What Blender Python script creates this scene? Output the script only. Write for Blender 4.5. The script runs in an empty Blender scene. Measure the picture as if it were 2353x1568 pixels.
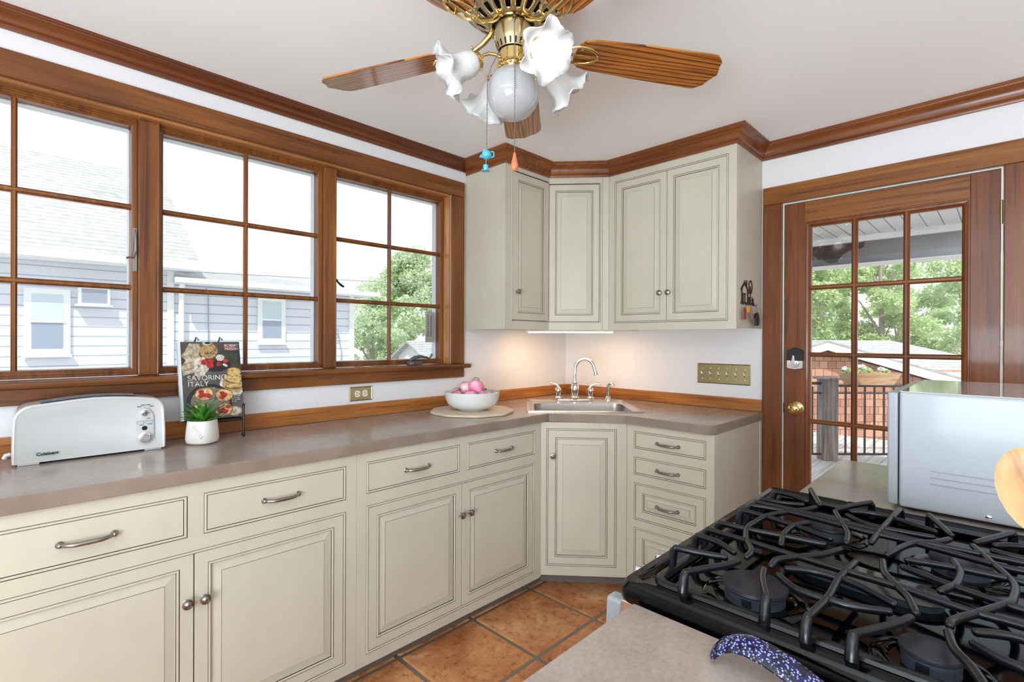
import bpy, bmesh, math, random
from mathutils import Vector, Matrix, noise as mnoise
random.seed(7)
S = bpy.context.scene
COL = S.collection
PI = math.pi
R = math.radians

# ------------------------------------------------------------ camera
cd = bpy.data.cameras.new('camera'); cam = bpy.data.objects.new('camera', cd); COL.objects.link(cam)
YAW, PITCH, ROLL = 0.7765981, -0.00195225, 0.00370705
cd.sensor_width = 36.0; cd.lens = 1154.66 / 2353 * 36; cd.clip_start = 0.02; cd.clip_end = 300
cam.matrix_world = (Matrix.Translation((2.2615, -2.855, 1.295)) @ Matrix.Rotation(YAW, 4, 'Z')
                    @ Matrix.Rotation(PI / 2 + PITCH, 4, 'X') @ Matrix.Rotation(ROLL, 4, 'Z'))
S.camera = cam

# ------------------------------------------------------------ sky, sun, exposure
W = bpy.data.worlds.new('sky'); S.world = W; W.use_nodes = True
wn = W.node_tree.nodes; wl = W.node_tree.links
bg = wn['Background']
tc = wn.new('ShaderNodeTexCoord'); sep = wn.new('ShaderNodeSeparateXYZ'); cr = wn.new('ShaderNodeValToRGB')
wl.new(tc.outputs['Generated'], sep.inputs[0]); wl.new(sep.outputs['Z'], cr.inputs[0]); wl.new(cr.outputs[0], bg.inputs[0])
cr.color_ramp.elements[0].position = 0.0; cr.color_ramp.elements[0].color = (0.95, 0.975, 1.0, 1)
cr.color_ramp.elements[1].position = 0.7; cr.color_ramp.elements[1].color = (0.72, 0.86, 1.0, 1)
bg.inputs[1].default_value = 1.5

def light(kind, name, loc, rot, energy, color=(1, 1, 1), **kw):
    l = bpy.data.lights.new(name, kind); o = bpy.data.objects.new(name, l); COL.objects.link(o)
    l.energy = energy; l.color = color; o.location = loc; o.rotation_euler = rot
    for k, v in kw.items(): setattr(l, k, v)
    return o
# sun: high, from behind the camera's left (-y, a little +x)
sd = Vector((-0.66, 0.60, -1.15)).normalized()
sun = light('SUN', 'sun', (0, 0, 8), (0, 0, 0), 3.4, (1.0, 0.98, 0.95), angle=R(0.6))
sun.rotation_euler = sd.to_track_quat('-Z', 'Y').to_euler()
# unseen fill lamps added behind the camera to brighten the room and ceiling
light('AREA', 'window_daylight', (2.86, -5.08, 1.0), (R(147), 0, 0), 232, (0.795, 0.925, 1.0), shape='RECTANGLE', size=1.9, size_y=1.7)
light('AREA', 'window_daylight', (4.44, -4.05, 1.0), (0, R(150), 0), 10, (0.80, 0.93, 1.0), shape='RECTANGLE', size=1.7, size_y=1.8)
S.view_settings.view_transform = 'Standard'; S.view_settings.look = 'None'
S.view_settings.exposure = 0.0; S.view_settings.gamma = 1.0; S.view_settings.use_curve_mapping = False

# ------------------------------------------------------------ materials
def srgb(r, g, b):
    f = lambda c: (c / 255 / 12.92) if c / 255 <= 0.04045 else ((c / 255 + 0.055) / 1.055) ** 2.4
    return (f(r), f(g), f(b), 1)
def mat(name, col=(.8, .8, .8, 1), rough=.5, metal=0, coat=0, spec=.5, emit=None, es=0, trans=0, ior=1.45, coat_rough=.08, sub=0):
    m = bpy.data.materials.new(name); m.use_nodes = True
    b = m.node_tree.nodes['Principled BSDF']
    b.inputs['Base Color'].default_value = col; b.inputs['Roughness'].default_value = rough
    b.inputs['Metallic'].default_value = metal; b.inputs['Coat Weight'].default_value = coat
    b.inputs['Coat Roughness'].default_value = coat_rough
    b.inputs['Specular IOR Level'].default_value = spec
    b.inputs['Transmission Weight'].default_value = trans; b.inputs['IOR'].default_value = ior
    if emit: b.inputs['Emission Color'].default_value = emit; b.inputs['Emission Strength'].default_value = es
    return m
def N(m, t, **kw):
    n = m.node_tree.nodes.new(t)
    for k, v in kw.items(): setattr(n, k, v)
    return n
def L(m, a, b): m.node_tree.links.new(a, b)
def mapping(m, scale, rot=(0, 0, 0), loc=(0, 0, 0)):
    t = N(m, 'ShaderNodeTexCoord'); mp = N(m, 'ShaderNodeMapping'); L(m, t.outputs['Object'], mp.inputs[0])
    mp.inputs['Scale'].default_value = scale; mp.inputs['Rotation'].default_value = rot; mp.inputs['Location'].default_value = loc
    return mp.outputs[0]
def ntex(m, vec, scale=1, detail=4, rough=.55, dist=0):
    n = N(m, 'ShaderNodeTexNoise'); L(m, vec, n.inputs['Vector']); n.inputs['Scale'].default_value = scale
    n.inputs['Detail'].default_value = detail; n.inputs['Roughness'].default_value = rough; n.inputs['Distortion'].default_value = dist
    return n.outputs['Fac']
def ramp(m, fac, stops):
    r = N(m, 'ShaderNodeValToRGB'); L(m, fac, r.inputs[0]); e = r.color_ramp.elements
    e[0].position, e[0].color = stops[0]; e[1].position, e[1].color = stops[-1]
    for p, c in stops[1:-1]:
        x = e.new(p); x.color = c
    return r.outputs[0]
def mix(m, fac, a, b, mode='MIX'):
    n = N(m, 'ShaderNodeMix', data_type='RGBA', blend_type=mode)
    if isinstance(fac, (int, float)): n.inputs[0].default_value = fac
    else: L(m, fac, n.inputs[0])
    for i, v in ((6, a), (7, b)):
        if isinstance(v, tuple): n.inputs[i].default_value = v
        else: L(m, v, n.inputs[i])
    return n.outputs[2]
def base(m, sock): L(m, sock, m.node_tree.nodes['Principled BSDF'].inputs['Base Color'])
def bump(m, fac, strength=.1, dist=.002):
    b = N(m, 'ShaderNodeBump'); b.inputs['Strength'].default_value = strength; b.inputs['Distance'].default_value = dist
    L(m, fac, b.inputs['Height']); L(m, b.outputs[0], m.node_tree.nodes['Principled BSDF'].inputs['Normal'])
def wood(name, axis, dark, midc, lightc, rough=.36, coat=.18, s=1.0, knots=True, strong=1.0):
    m = mat(name, rough=rough, coat=coat)
    a = {'x': 0, 'y': 1, 'z': 2}[axis]
    rough = max(rough, .34)
    sc = [46 * s] * 3; sc[a] = 1.3 * s
    v = mapping(m, sc); f1 = ntex(m, v, 1, 7, .68, .9)
    sc2 = [5 * s] * 3; sc2[a] = .9 * s
    v2 = mapping(m, sc2, loc=(3.1, 1.7, 9.2)); f2 = ntex(m, v2, 1, 3, .5, 1.2)
    c = ramp(m, f1, [(.36, dark), (.47, midc), (.55, midc), (.66, lightc)])
    c2 = ramp(m, f2, [(.35, (.62, .55, .5, 1)), (.6, (1, 1, 1, 1)), (.75, (1.12, 1.12, 1.05, 1))])
    c = mix(m, .8 * strong, c, c2, 'MULTIPLY')
    if knots:
        v3 = mapping(m, (9, 9, 9)); vo = N(m, 'ShaderNodeTexVoronoi'); L(m, v3, vo.inputs['Vector']); vo.inputs['Scale'].default_value = 1.1
        k = ramp(m, vo.outputs['Distance'], [(.0, (1, 1, 1, 1)), (.035, (0, 0, 0, 1))])
        c = mix(m, k, c, (.035, .012, .006, 1))
    base(m, c); bump(m, f1, .06)
    return m
WD, WM, WL = (.105, .030, .005, 1), (.20, .064, .010, 1), (.29, .104, .018, 1)
WX, WY, WZ = wood('stained_pine_x', 'x', WD, WM, WL), wood('stained_pine_y', 'y', WD, WM, WL), wood('stained_pine_z', 'z', WD, WM, WL)
DX = wood('door_pine_x', 'x', (.13, .038, .005, 1), (.24, .080, .010, 1), (.33, .125, .020, 1), .38, .15)
DZ = wood('door_pine_z', 'z', (.105, .026, .004, 1), (.19, .052, .008, 1), (.26, .082, .014, 1), .38, .15)
CRW = wood('crown_pine', 'y', (.085, .020, .005, 1), (.170, .044, .009, 1), (.26, .078, .016, 1), .34, .2, knots=False)
CRX = wood('crown_pine_x', 'x', (.105, .026, .005, 1), (.22, .062, .010, 1), (.32, .105, .021, 1), .34, .2, knots=False)
OAKS = wood('oak_splash', 'y', (.20, .055, .010, 1), (.42, .15, .030, 1), (.55, .23, .055, 1), .4, .2, 1.6, False)
OAKSX = wood('oak_splash_x', 'x', (.20, .055, .010, 1), (.42, .15, .030, 1), (.55, .23, .055, 1), .4, .2, 1.6, False)

WALL = mat('wall_paint', srgb(222, 220, 221), .75)
_f = ntex(WALL, mapping(WALL, (160, 160, 160)), 1, 2); bump(WALL, _f, .04)
CEIL = mat('ceiling_paint', srgb(248, 249, 250), .8)
_f = ntex(CEIL, mapping(CEIL, (60, 60, 60)), 1, 2); bump(CEIL, _f, .03)
CREAM = mat('cream_cabinet_paint', srgb(216, 207, 189), .42, coat=.12)
_v = mapping(CREAM, (6, 6, 3)); _f = ntex(CREAM, _v, 1, 3)
base(CREAM, ramp(CREAM, _f, [(.3, srgb(194, 187, 169)), (.7, srgb(202, 195, 177))]))
GLAZE = mat('umber_glaze', srgb(70, 54, 42), .6)
DARK = mat('dark_gap', srgb(38, 27, 20), .7)
TOE = mat('grey_toe_kick', srgb(118, 108, 102), .6)

COUNT = mat('taupe_laminate', rough=.24, coat=.2, spec=.6)
_v = mapping(COUNT, (9, 9, 9)); _f = ntex(COUNT, _v, 1, 5, .6, .4)
_f2 = ntex(COUNT, mapping(COUNT, (140, 140, 140)), 1, 2)
_c = ramp(COUNT, _f, [(.32, srgb(147, 131, 118)), (.5, srgb(157, 142, 131)), (.7, srgb(168, 156, 148))])
base(COUNT, mix(COUNT, .18, _c, ramp(COUNT, _f2, [(.35, srgb(128, 110, 96)), (.65, srgb(182, 170, 160))])))
COUNTE = mat('taupe_laminate_edge', rough=.5)
base(COUNTE, ramp(COUNTE, ntex(COUNTE, mapping(COUNTE, (9, 9, 9)), 1, 4), [(.32, srgb(130, 112, 98)), (.7, srgb(148, 131, 118))]))

STEEL = mat('brushed_steel', (.62, .60, .58, 1), .28, 1)
bump(STEEL, ntex(STEEL, mapping(STEEL, (200, 4, 4)), 1, 2), .03)
CHROME = mat('chrome', (.82, .83, .85, 1), .06, 1)
PEWTER = mat('antique_pewter', (.33, .31, .29, 1), .3, 1)
BRASS = mat('polished_brass', (.70, .52, .22, 1), .16, 1)
BRASSD = mat('satin_brass', (.52, .44, .26, 1), .26, 1)
BRASSP = mat('brass_plate', (.50, .44, .24, 1), .3, 1)
IRON = mat('black_cast_iron', srgb(15, 16, 21), .26, spec=.5)
bump(IRON, ntex(IRON, mapping(IRON, (300, 300, 300)), 1, 2), .15, .001)
ENAMEL = mat('black_enamel', srgb(3, 3, 4), .06, coat=.0, spec=.3)
CAPM = mat('burner_cap', srgb(38, 36, 42), .42)
BRNR = mat('burner_aluminium', srgb(70, 76, 88), .4, .4)
BLACK = mat('black_metal', srgb(20, 20, 22), .35)
BPLAS = mat('black_plastic', srgb(22, 23, 26), .4)
WHITE = mat('white_plastic', srgb(196, 195, 194), .16, coat=.4)
WHITER = mat('white_trim_paint', srgb(232, 230, 220), .5)
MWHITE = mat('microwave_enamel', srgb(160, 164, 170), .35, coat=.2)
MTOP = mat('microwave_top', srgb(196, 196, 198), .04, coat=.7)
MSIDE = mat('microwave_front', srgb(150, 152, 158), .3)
GREYP = mat('grey_plastic', srgb(120, 122, 128), .45)
CERAM = mat('white_ceramic', srgb(222, 222, 219), .22, coat=.3)
CERAMM = mat('matte_ceramic', srgb(222, 217, 211), .5)
LEAF = mat('plant_leaf', srgb(38, 110, 36), .35)
base(LEAF, ramp(LEAF, ntex(LEAF, mapping(LEAF, (30, 30, 30)), 1, 2), [(.3, srgb(22, 80, 30)), (.7, srgb(84, 150, 48))]))
SOIL = mat('soil', srgb(50, 38, 28), .9)
PEACH = mat('peach_skin', rough=.5)
_f = ntex(PEACH, mapping(PEACH, (16, 16, 16)), 1, 2)
base(PEACH, ramp(PEACH, _f, [(.36, srgb(236, 120, 170)), (.5, srgb(244, 160, 190)), (.64, srgb(248, 215, 210))]))
BOARD = mat('pale_wood_board', rough=.5)
base(BOARD, ramp(BOARD, ntex(BOARD, mapping(BOARD, (4, 30, 4)), 1, 3), [(.3, srgb(214, 192, 166)), (.7, srgb(228, 210, 188))]))
SPOONW = mat('olive_wood', rough=.45)
base(SPOONW, ramp(SPOONW, ntex(SPOONW, mapping(SPOONW, (30, 30, 5)), 1, 4, .6, 1.5), [(.3, srgb(120, 76, 44)), (.5, srgb(168, 126, 82)), (.75, srgb(188, 150, 106))]))
COBALT = mat('speckled_cobalt', rough=.12, coat=.25)
_vo = N(COBALT, 'ShaderNodeTexVoronoi'); L(COBALT, mapping(COBALT, (330, 330, 330)), _vo.inputs['Vector']); _vo.inputs['Scale'].default_value = 1
_f3 = ntex(COBALT, mapping(COBALT, (90, 90, 90)), 1, 2)
_sp = ramp(COBALT, _vo.outputs['Distance'], [(.30, (1, 1, 1, 1)), (.42, (0, 0, 0, 1))])
_c = ramp(COBALT, _f3, [(.4, srgb(6, 6, 24)), (.65, srgb(20, 20, 80))])
base(COBALT, mix(COBALT, mix(COBALT, ramp(COBALT, _f3, [(.36, (0, 0, 0, 1)), (.48, (1, 1, 1, 1))]), (0, 0, 0, 1), _sp), _c, srgb(150, 158, 205)))

TILE = mat('terracotta_tile', rough=.42, spec=.4)
_v = mapping(TILE, (5, 5, 5)); _f = ntex(TILE, _v, 1, 8, .7, .5)
_v2 = mapping(TILE, (28, 28, 28)); _g = ntex(TILE, _v2, 1, 5, .7)
_c = ramp(TILE, _f, [(.30, srgb(160, 96, 60)), (.45, srgb(190, 122, 78)), (.58, srgb(208, 146, 96)), (.72, srgb(226, 184, 136))])
_c2 = ramp(TILE, _g, [(.36, (.45, .36, .3, 1)), (.48, (1, 1, 1, 1))])
base(TILE, mix(TILE, .75, _c, _c2, 'MULTIPLY')); bump(TILE, _g, .25, .003)
GROUT = mat('grout', srgb(128, 116, 100), .85)
bump(GROUT, ntex(GROUT, mapping(GROUT, (90, 90, 90)), 1, 3), .4, .003)

def glassmat(name, tint=(1, 1, 1, 1), refl=.05):
    m = bpy.data.materials.new(name); m.use_nodes = True; nt = m.node_tree; nt.nodes.remove(nt.nodes['Principled BSDF'])
    o = nt.nodes['Material Output']; t = N(m, 'ShaderNodeBsdfTransparent'); g = N(m, 'ShaderNodeBsdfGlossy'); mx = N(m, 'ShaderNodeMixShader')
    fr = N(m, 'ShaderNodeFresnel'); fr.inputs[0].default_value = 1.5
    t.inputs[0].default_value = tint; g.inputs['Roughness'].default_value = .0
    L(m, fr.outputs[0], mx.inputs[0]); L(m, t.outputs[0], mx.inputs[1]); L(m, g.outputs[0], mx.inputs[2]); L(m, mx.outputs[0], o.inputs[0])
    return m
GLASS = glassmat('window_glass')
SHADE = bpy.data.materials.new('frosted_glass'); SHADE.use_nodes = True
_b = SHADE.node_tree.nodes['Principled BSDF']; _b.inputs['Base Color'].default_value = (.66, .66, .66, 1); _b.inputs['Roughness'].default_value = .35
_t = N(SHADE, 'ShaderNodeBsdfTranslucent'); _t.inputs[0].default_value = (.95, .93, .9, 1)
_mx = N(SHADE, 'ShaderNodeMixShader'); _mx.inputs[0].default_value = .18
L(SHADE, _b.outputs[0], _mx.inputs[1]); L(SHADE, _t.outputs[0], _mx.inputs[2]); L(SHADE, _mx.outputs[0], SHADE.node_tree.nodes['Material Output'].inputs[0])
bump(SHADE, ntex(SHADE, mapping(SHADE, (170, 170, 170)), 1, 1), .35, .003)
GLOBE = mat('milk_glass', srgb(172, 171, 173), .05, coat=.6)
BULB = mat('lit_bulb', (1, 1, 1, 1), .5, emit=(1, .97, .93, 1), es=2.6)
TUBE = mat('lit_tube', (1, 1, 1, 1), .5, emit=(1, .64, .33, 1), es=23)

# ------------------------------------------------------------ mesh builder
class MB:
    def __init__(s, T=None): s.v = []; s.f = []; s.m = []; s.T = T or Matrix()
    def vert(s, p): s.v.append(tuple(s.T @ Vector(p))); return len(s.v) - 1
    def face(s, idx, m=0): s.f.append(tuple(idx)); s.m.append(m)
    def poly(s, pts, m=0): s.face([s.vert(p) for p in pts], m)
    def box(s, x0, x1, y0, y1, z0, z1, m=0):
        if x0 > x1: x0, x1 = x1, x0
        if y0 > y1: y0, y1 = y1, y0
        if z0 > z1: z0, z1 = z1, z0
        i = [s.vert(p) for p in ((x0,y0,z0),(x1,y0,z0),(x1,y1,z0),(x0,y1,z0),(x0,y0,z1),(x1,y0,z1),(x1,y1,z1),(x0,y1,z1))]
        for q in ((0,3,2,1),(4,5,6,7),(0,1,5,4),(1,2,6,5),(2,3,7,6),(3,0,4,7)): s.face([i[k] for k in q], m)
        return s
    def prism(s, pts, h0, h1, axis='z', m=0):
        def P(a, b, h): return {'z': (a, b, h), 'y': (a, h, b), 'x': (h, a, b)}[axis]
        A = [s.vert(P(a, b, h0)) for a, b in pts]; B = [s.vert(P(a, b, h1)) for a, b in pts]; n = len(pts)
        s.face(A[::-1], m); s.face(B, m)
        for i in range(n): s.face((A[i], A[(i+1)%n], B[(i+1)%n], B[i]), m)
        return s
    def rings(s, rs, m=0, close=True, caps=True):
        I = [[s.vert(p) for p in r] for r in rs]; n = len(rs[0])
        for a, b in zip(I, I[1:]):
            for i in range(n if close else n - 1): s.face((a[i], a[(i+1)%n], b[(i+1)%n], b[i]), m)
        if caps and close: s.face(I[0][::-1], m); s.face(I[-1], m)
        return s
    def lathe(s, prof, n=24, c=(0,0,0), ax='z', m=0, caps=True):
        def P(r, z, t):
            a, b = r * math.cos(t), r * math.sin(t)
            q = {'z': (a, b, z), 'y': (b, z, a), 'x': (z, a, b), '-y': (a, -z, b)}[ax]
            return (q[0]+c[0], q[1]+c[1], q[2]+c[2])
        return s.rings([[P(max(r, 1e-4), z, 2*PI*k/n) for k in range(n)] for r, z in prof], m, True, caps)
    def sphere(s, c, r, n=16, k=10, m=0, sc=(1,1,1)):
        rs = []
        for j in range(k+1):
            a = -PI/2 + PI*j/k; rr = max(r*math.cos(a), r*.01)
            rs.append([(c[0]+rr*math.cos(2*PI*i/n)*sc[0], c[1]+rr*math.sin(2*PI*i/n)*sc[1], c[2]+r*math.sin(a)*sc[2]) for i in range(n)])
        return s.rings(rs, m)
    def tube(s, pts, r, n=8, m=0, sx=1.0):
        P = [Vector(p) for p in pts]; rr = r if isinstance(r, (list, tuple)) else [r]*len(P)
        rs = []; up = None
        for i, p in enumerate(P):
            t = (P[min(i+1, len(P)-1)] - P[max(i-1, 0)])
            if t.length < 1e-9: t = Vector((0,0,1))
            t.normalize()
            if up is None:
                up = Vector((0,0,1)) if abs(t.z) < .9 else Vector((1,0,0))
            a = up - t * up.dot(t)
            if a.length < 1e-4: a = t.orthogonal()
            a.normalize(); b = t.cross(a); up = a
            rs.append([tuple(p + (a*math.cos(2*PI*k/n) + b*math.sin(2*PI*k/n)*sx) * rr[i]) for k in range(n)])
        return s.rings(rs, m)
    def frame(s, x0, x1, z0, z1, prof, mats, fill=None, yb=0.0):
        # mitred sweep of a profile of (inset, w) around a rectangle; w is outwards (local -y)
        def ring(d, w): return [(x0+d, yb-w, z0+d), (x1-d, yb-w, z0+d), (x1-d, yb-w, z1-d), (x0+d, yb-w, z1-d)]
        I = [[s.vert(p) for p in ring(d, w)] for d, w in prof]
        for j in range(len(I)-1):
            for k in range(4): s.face((I[j][k], I[j][(k+1)%4], I[j+1][(k+1)%4], I[j+1][k]), mats[j])
        if fill is not None: s.face(I[-1], fill)
        return s
    def plate(s, x0, x1, z0, z1, holes, t, m=0, axis='y'):
        # plate with rectangular holes, front at 0, back at t (axis y: local y = 0..t)
        xs = sorted(set([x0, x1] + [h[0] for h in holes] + [h[1] for h in holes])); zs = sorted(set([z0, z1] + [h[2] for h in holes] + [h[3] for h in holes]))
        xs = [x for x in xs if x0 - 1e-9 <= x <= x1 + 1e-9]; zs = [z for z in zs if z0 - 1e-9 <= z <= z1 + 1e-9]
        def P(a, d, b): return (a, d, b) if axis == 'y' else ((d, a, b) if axis == 'x' else (a, b, d))
        def solid(i, j):
            if i < 0 or j < 0 or i >= len(xs)-1 or j >= len(zs)-1: return False
            cx, cz = (xs[i]+xs[i+1])/2, (zs[j]+zs[j+1])/2
            return not any(h[0] < cx < h[1] and h[2] < cz < h[3] for h in holes)
        V = {}
        def g(i, j, d):
            if (i, j, d) not in V: V[(i, j, d)] = s.vert(P(xs[i], t if d else 0, zs[j]))
            return V[(i, j, d)]
        for i in range(len(xs)-1):
            for j in range(len(zs)-1):
                if not solid(i, j): continue
                s.face((g(i,j,0), g(i+1,j,0), g(i+1,j+1,0), g(i,j+1,0)), m)
                s.face((g(i,j,1), g(i,j+1,1), g(i+1,j+1,1), g(i+1,j,1)), m)
                if not solid(i-1, j): s.face((g(i,j,0), g(i,j+1,0), g(i,j+1,1), g(i,j,1)), m)
                if not solid(i+1, j): s.face((g(i+1,j,0), g(i+1,j,1), g(i+1,j+1,1), g(i+1,j+1,0)), m)
                if not solid(i, j-1): s.face((g(i,j,0), g(i,j,1), g(i+1,j,1), g(i+1,j,0)), m)
                if not solid(i, j+1): s.face((g(i,j+1,0), g(i+1,j+1,0), g(i+1,j+1,1), g(i,j+1,1)), m)
        return s
    def build(s, name, mats, parent=None, smooth=False, bevel=0, seg=2, fixn=True):
        me = bpy.data.meshes.new(name); me.from_pydata(s.v, [], s.f)
        if not isinstance(mats, (list, tuple)): mats = [mats]
        for m_ in mats: me.materials.append(m_)
        me.polygons.foreach_set('material_index', s.m)
        if fixn:
            b = bmesh.new(); b.from_mesh(me); bmesh.ops.recalc_face_normals(b, faces=b.faces); b.to_mesh(me); b.free()
        if smooth:
            me.polygons.foreach_set('use_smooth', [True]*len(me.polygons)); me.set_sharp_from_angle(angle=R(38))
        me.update(); o = bpy.data.objects.new(name, me); COL.objects.link(o)
        if parent is not None: o.parent = parent
        if bevel:
            md = o.modifiers.new('bevel', 'BEVEL'); md.width = bevel; md.segments = seg; md.limit_method = 'ANGLE'; md.angle_limit = R(40); md.harden_normals = False
        return o

def tag(o, label=None, cat=None, group=None, kind=None):
    if label: o['label'] = label
    if cat: o['category'] = cat
    if group: o['group'] = group
    if kind: o['kind'] = kind
    return o
def thing(name, label, cat, loc=(0,0,0), rot=(0,0,0), group=None, kind=None):
    o = bpy.data.objects.new(name, None); COL.objects.link(o); o.location = loc; o.rotation_euler = rot; o.empty_display_size = .05
    return tag(o, label, cat, group, kind)
def struct(name, label=None, cat=None): 
    o = thing(name, label, cat, kind='structure'); return o
def text_part(s, name, size, m, parent, loc, rot, ext=.0004, sx=1.0, align='LEFT', shear=0, bold=0):
    cu = bpy.data.curves.new(name, 'FONT'); cu.body = s; cu.size = size; cu.extrude = ext; cu.align_x = align; cu.shear = shear; cu.offset = bold
    to = bpy.data.objects.new(name, cu); COL.objects.link(to)
    dg = bpy.context.evaluated_depsgraph_get(); me = bpy.data.meshes.new_from_object(to.evaluated_get(dg))
    bpy.data.objects.remove(to); bpy.data.curves.remove(cu)
    me.transform(Matrix.Diagonal((sx, 1, 1, 1))); me.materials.clear(); me.materials.append(m)
    o = bpy.data.objects.new(name, me); COL.objects.link(o); o.parent = parent; o.location = loc; o.rotation_euler = rot
    return o

# ============================================================ ROOM SHELL
ZC = 2.332            # ceiling
Y0, X1 = -5.2, 4.6    # rear wall, right wall
OP = (-3.1595, -1.0545, 1.139, 2.122)   # window opening on the left wall: y0,y1,z0,z1

def tagS(o): o['kind'] = 'structure'; return o
# floor: grout slab and mitre-edged tiles in it
b = MB(); b.box(-.1, X1, Y0, .1, -.12, -.006, 1)
TP = .3985
tx0, ty0 = .5005, -1.317
i0 = -3
for i in range(-3, 11):
    for j in range(-11, 6):
        x0 = tx0 + i*TP; y0 = ty0 + j*TP
        a0, a1 = max(x0+.009, -.05), min(x0+TP-.009, X1); c0, c1 = max(y0+.009, Y0), min(y0+TP-.009, .05)
        if a1 - a0 < .03 or c1 - c0 < .03: continue
        b.box(a0, a1, c0, c1, -.02, 0, 0)
tagS(b.build('floor', [TILE, GROUT], bevel=.006, seg=2))
tagS(MB().box(-.25, X1+.2, Y0-.2, .25, ZC, ZC+.18).build('ceiling', CEIL))
b = MB(Matrix.Rotation(0, 4, 'Z')); b.plate(Y0, .16, -.12, ZC, [OP], -.16, 0, axis='x')
tagS(b.build('wall_left', WALL))
DO = (1.4325, 2.2535, -.02, 2.010)
b = MB(); b.plate(0, X1, -.12, ZC, [DO], .16, 0); tagS(b.build('wall_back', WALL))
b = MB(); b.plate(0, X1, -.12, ZC, [(1.90, 3.82, .02, 2.05)], -.12, 0)  # unseen opening made up to hold the added rear fill lamp
for v in range(len(b.v)): b.v[v] = (b.v[v][0], b.v[v][1] + Y0, b.v[v][2])
tagS(b.build('wall_front', WALL))
b = MB(); b.plate(Y0, .16, -.12, ZC, [(-4.95, -3.15, .10, 2.05)], .12, 0, axis='x')  # this opening too is invented, for the weaker fill lamp
for v in range(len(b.v)): b.v[v] = (b.v[v][0] + X1, b.v[v][1], b.v[v][2])
tagS(b.build('wall_right', WALL))

# ---- crown moulding: one mitred sweep, cut into wall trims and the cabinets' own crowns
def sweep(b, path, prof, segs, m=0):
    # path: 2-D points, room on the right-hand side; prof: (offset into room, z)
    n = len(path); P = [Vector(p) for p in path]; off = []
    for i in range(n):
        d0 = (P[i]-P[i-1]).normalized() if i else None; d1 = (P[i+1]-P[i]).normalized() if i < n-1 else None
        if d0 is None: d0 = d1
        if d1 is None: d1 = d0
        n0 = Vector((d0.y, -d0.x)); n1 = Vector((d1.y, -d1.x)); k = n0 + n1
        off.append(k / (1 + n0.dot(n1)))
    for s_ in segs:
        r0 = [(P[s_].x+off[s_].x*d, P[s_].y+off[s_].y*d, z) for d, z in prof]
        r1 = [(P[s_+1].x+off[s_+1].x*d, P[s_+1].y+off[s_+1].y*d, z) for d, z in prof]
        b.rings([r0, r1], m)
    return b
def crown(zb, zt=ZC, p=.056):
    h = zt - zb
    pr = [(0, zb), (.010, zb), (.013, zb+.006), (.012, zb+.014), (.018, zb+.017)]
    for k in range(6):
        t = k/5; a = t*PI/2
        pr.append((.020 + (p-.026)*(1-math.cos(a)), zb+.019 + (h-.034)*math.sin(a)*.96))
    pr += [(p-.005, zt-.012), (p, zt-.010), (p, zt), (0, zt)]
    return pr
PATH = [(0, Y0), (0, -.9437), (.331, -.9437), (.331, -.5803), (.5976, -.353), (1.3284, -.353), (1.3284, 0), (X1, 0)]
tagS(sweep(MB(), PATH, crown(2.272), [0]).build('trim_1', CRW, smooth=True))
tagS(sweep(MB(), PATH, crown(2.254), [6]).build('trim_2', CRX, smooth=True))

# ---- window casing, sill, apron
F = .020
b = MB(); b.box(0, F, OP[0]-.085, -.9685, 2.1195, 2.2045); b.box(F, F+.004, OP[0]-.085, -.9685, 2.1195, 2.126)
tagS(b.build('trim_3', WY, bevel=.003))
b = MB(); b.box(0, F, OP[1], -.9685, 1.1585, 2.1185); tagS(b.build('trim_4', WZ, bevel=.003))
b = MB(); b.box(0, F, OP[0]-.085, OP[0]-.002, 1.1585, 2.1185); tagS(b.build('trim_5', WZ, bevel=.003))
b = MB(); b.box(-.062, .056, OP[0]-.11, -.9405, 1.1335, 1.1575); tagS(b.build('trim_6', WY, bevel=.009, seg=3))
b = MB(); b.box(0, F, OP[0]-.085, -.9685, 1.0795, 1.1325); tagS(b.build('trim_7', WY, bevel=.003))
# jamb liner
b = MB(); b.box(-.16, -.001, OP[1]-.010, OP[1], 1.158, 2.121); b.box(-.16, -.001, OP[0], OP[0]+.010, 1.158, 2.121)
b.box(-.17, -.063, OP[0]+.01, OP[1]-.01, 1.140, 1.150)
tagS(b.build('trim_8', wood('jamb_pine', 'z', (.28, .10, .03, 1), (.46, .19, .062, 1), (.60, .28, .10, 1), .25, .4), bevel=.001))
tagS(MB().box(-.16, -.001, OP[0]+.01, OP[1]-.01, 2.111, 2.121).build('trim_17', wood('jamb_pine_y', 'y', (.28, .10, .03, 1), (.46, .19, .062, 1), (.60, .28, .10, 1), .25, .4), bevel=.001))
# mullions
MU = [(-2.4975, -2.4325), (-1.786, -1.7265)]
for k, (a, c) in enumerate(MU):
    b = MB(); b.box(-.15, -.030, a, c, 1.158, 2.111); b.box(-.034, -.026, c-.008, c, 1.158, 2.111)
    tagS(b.build('trim_%d' % (9+k), WZ, bevel=.003))
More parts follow.
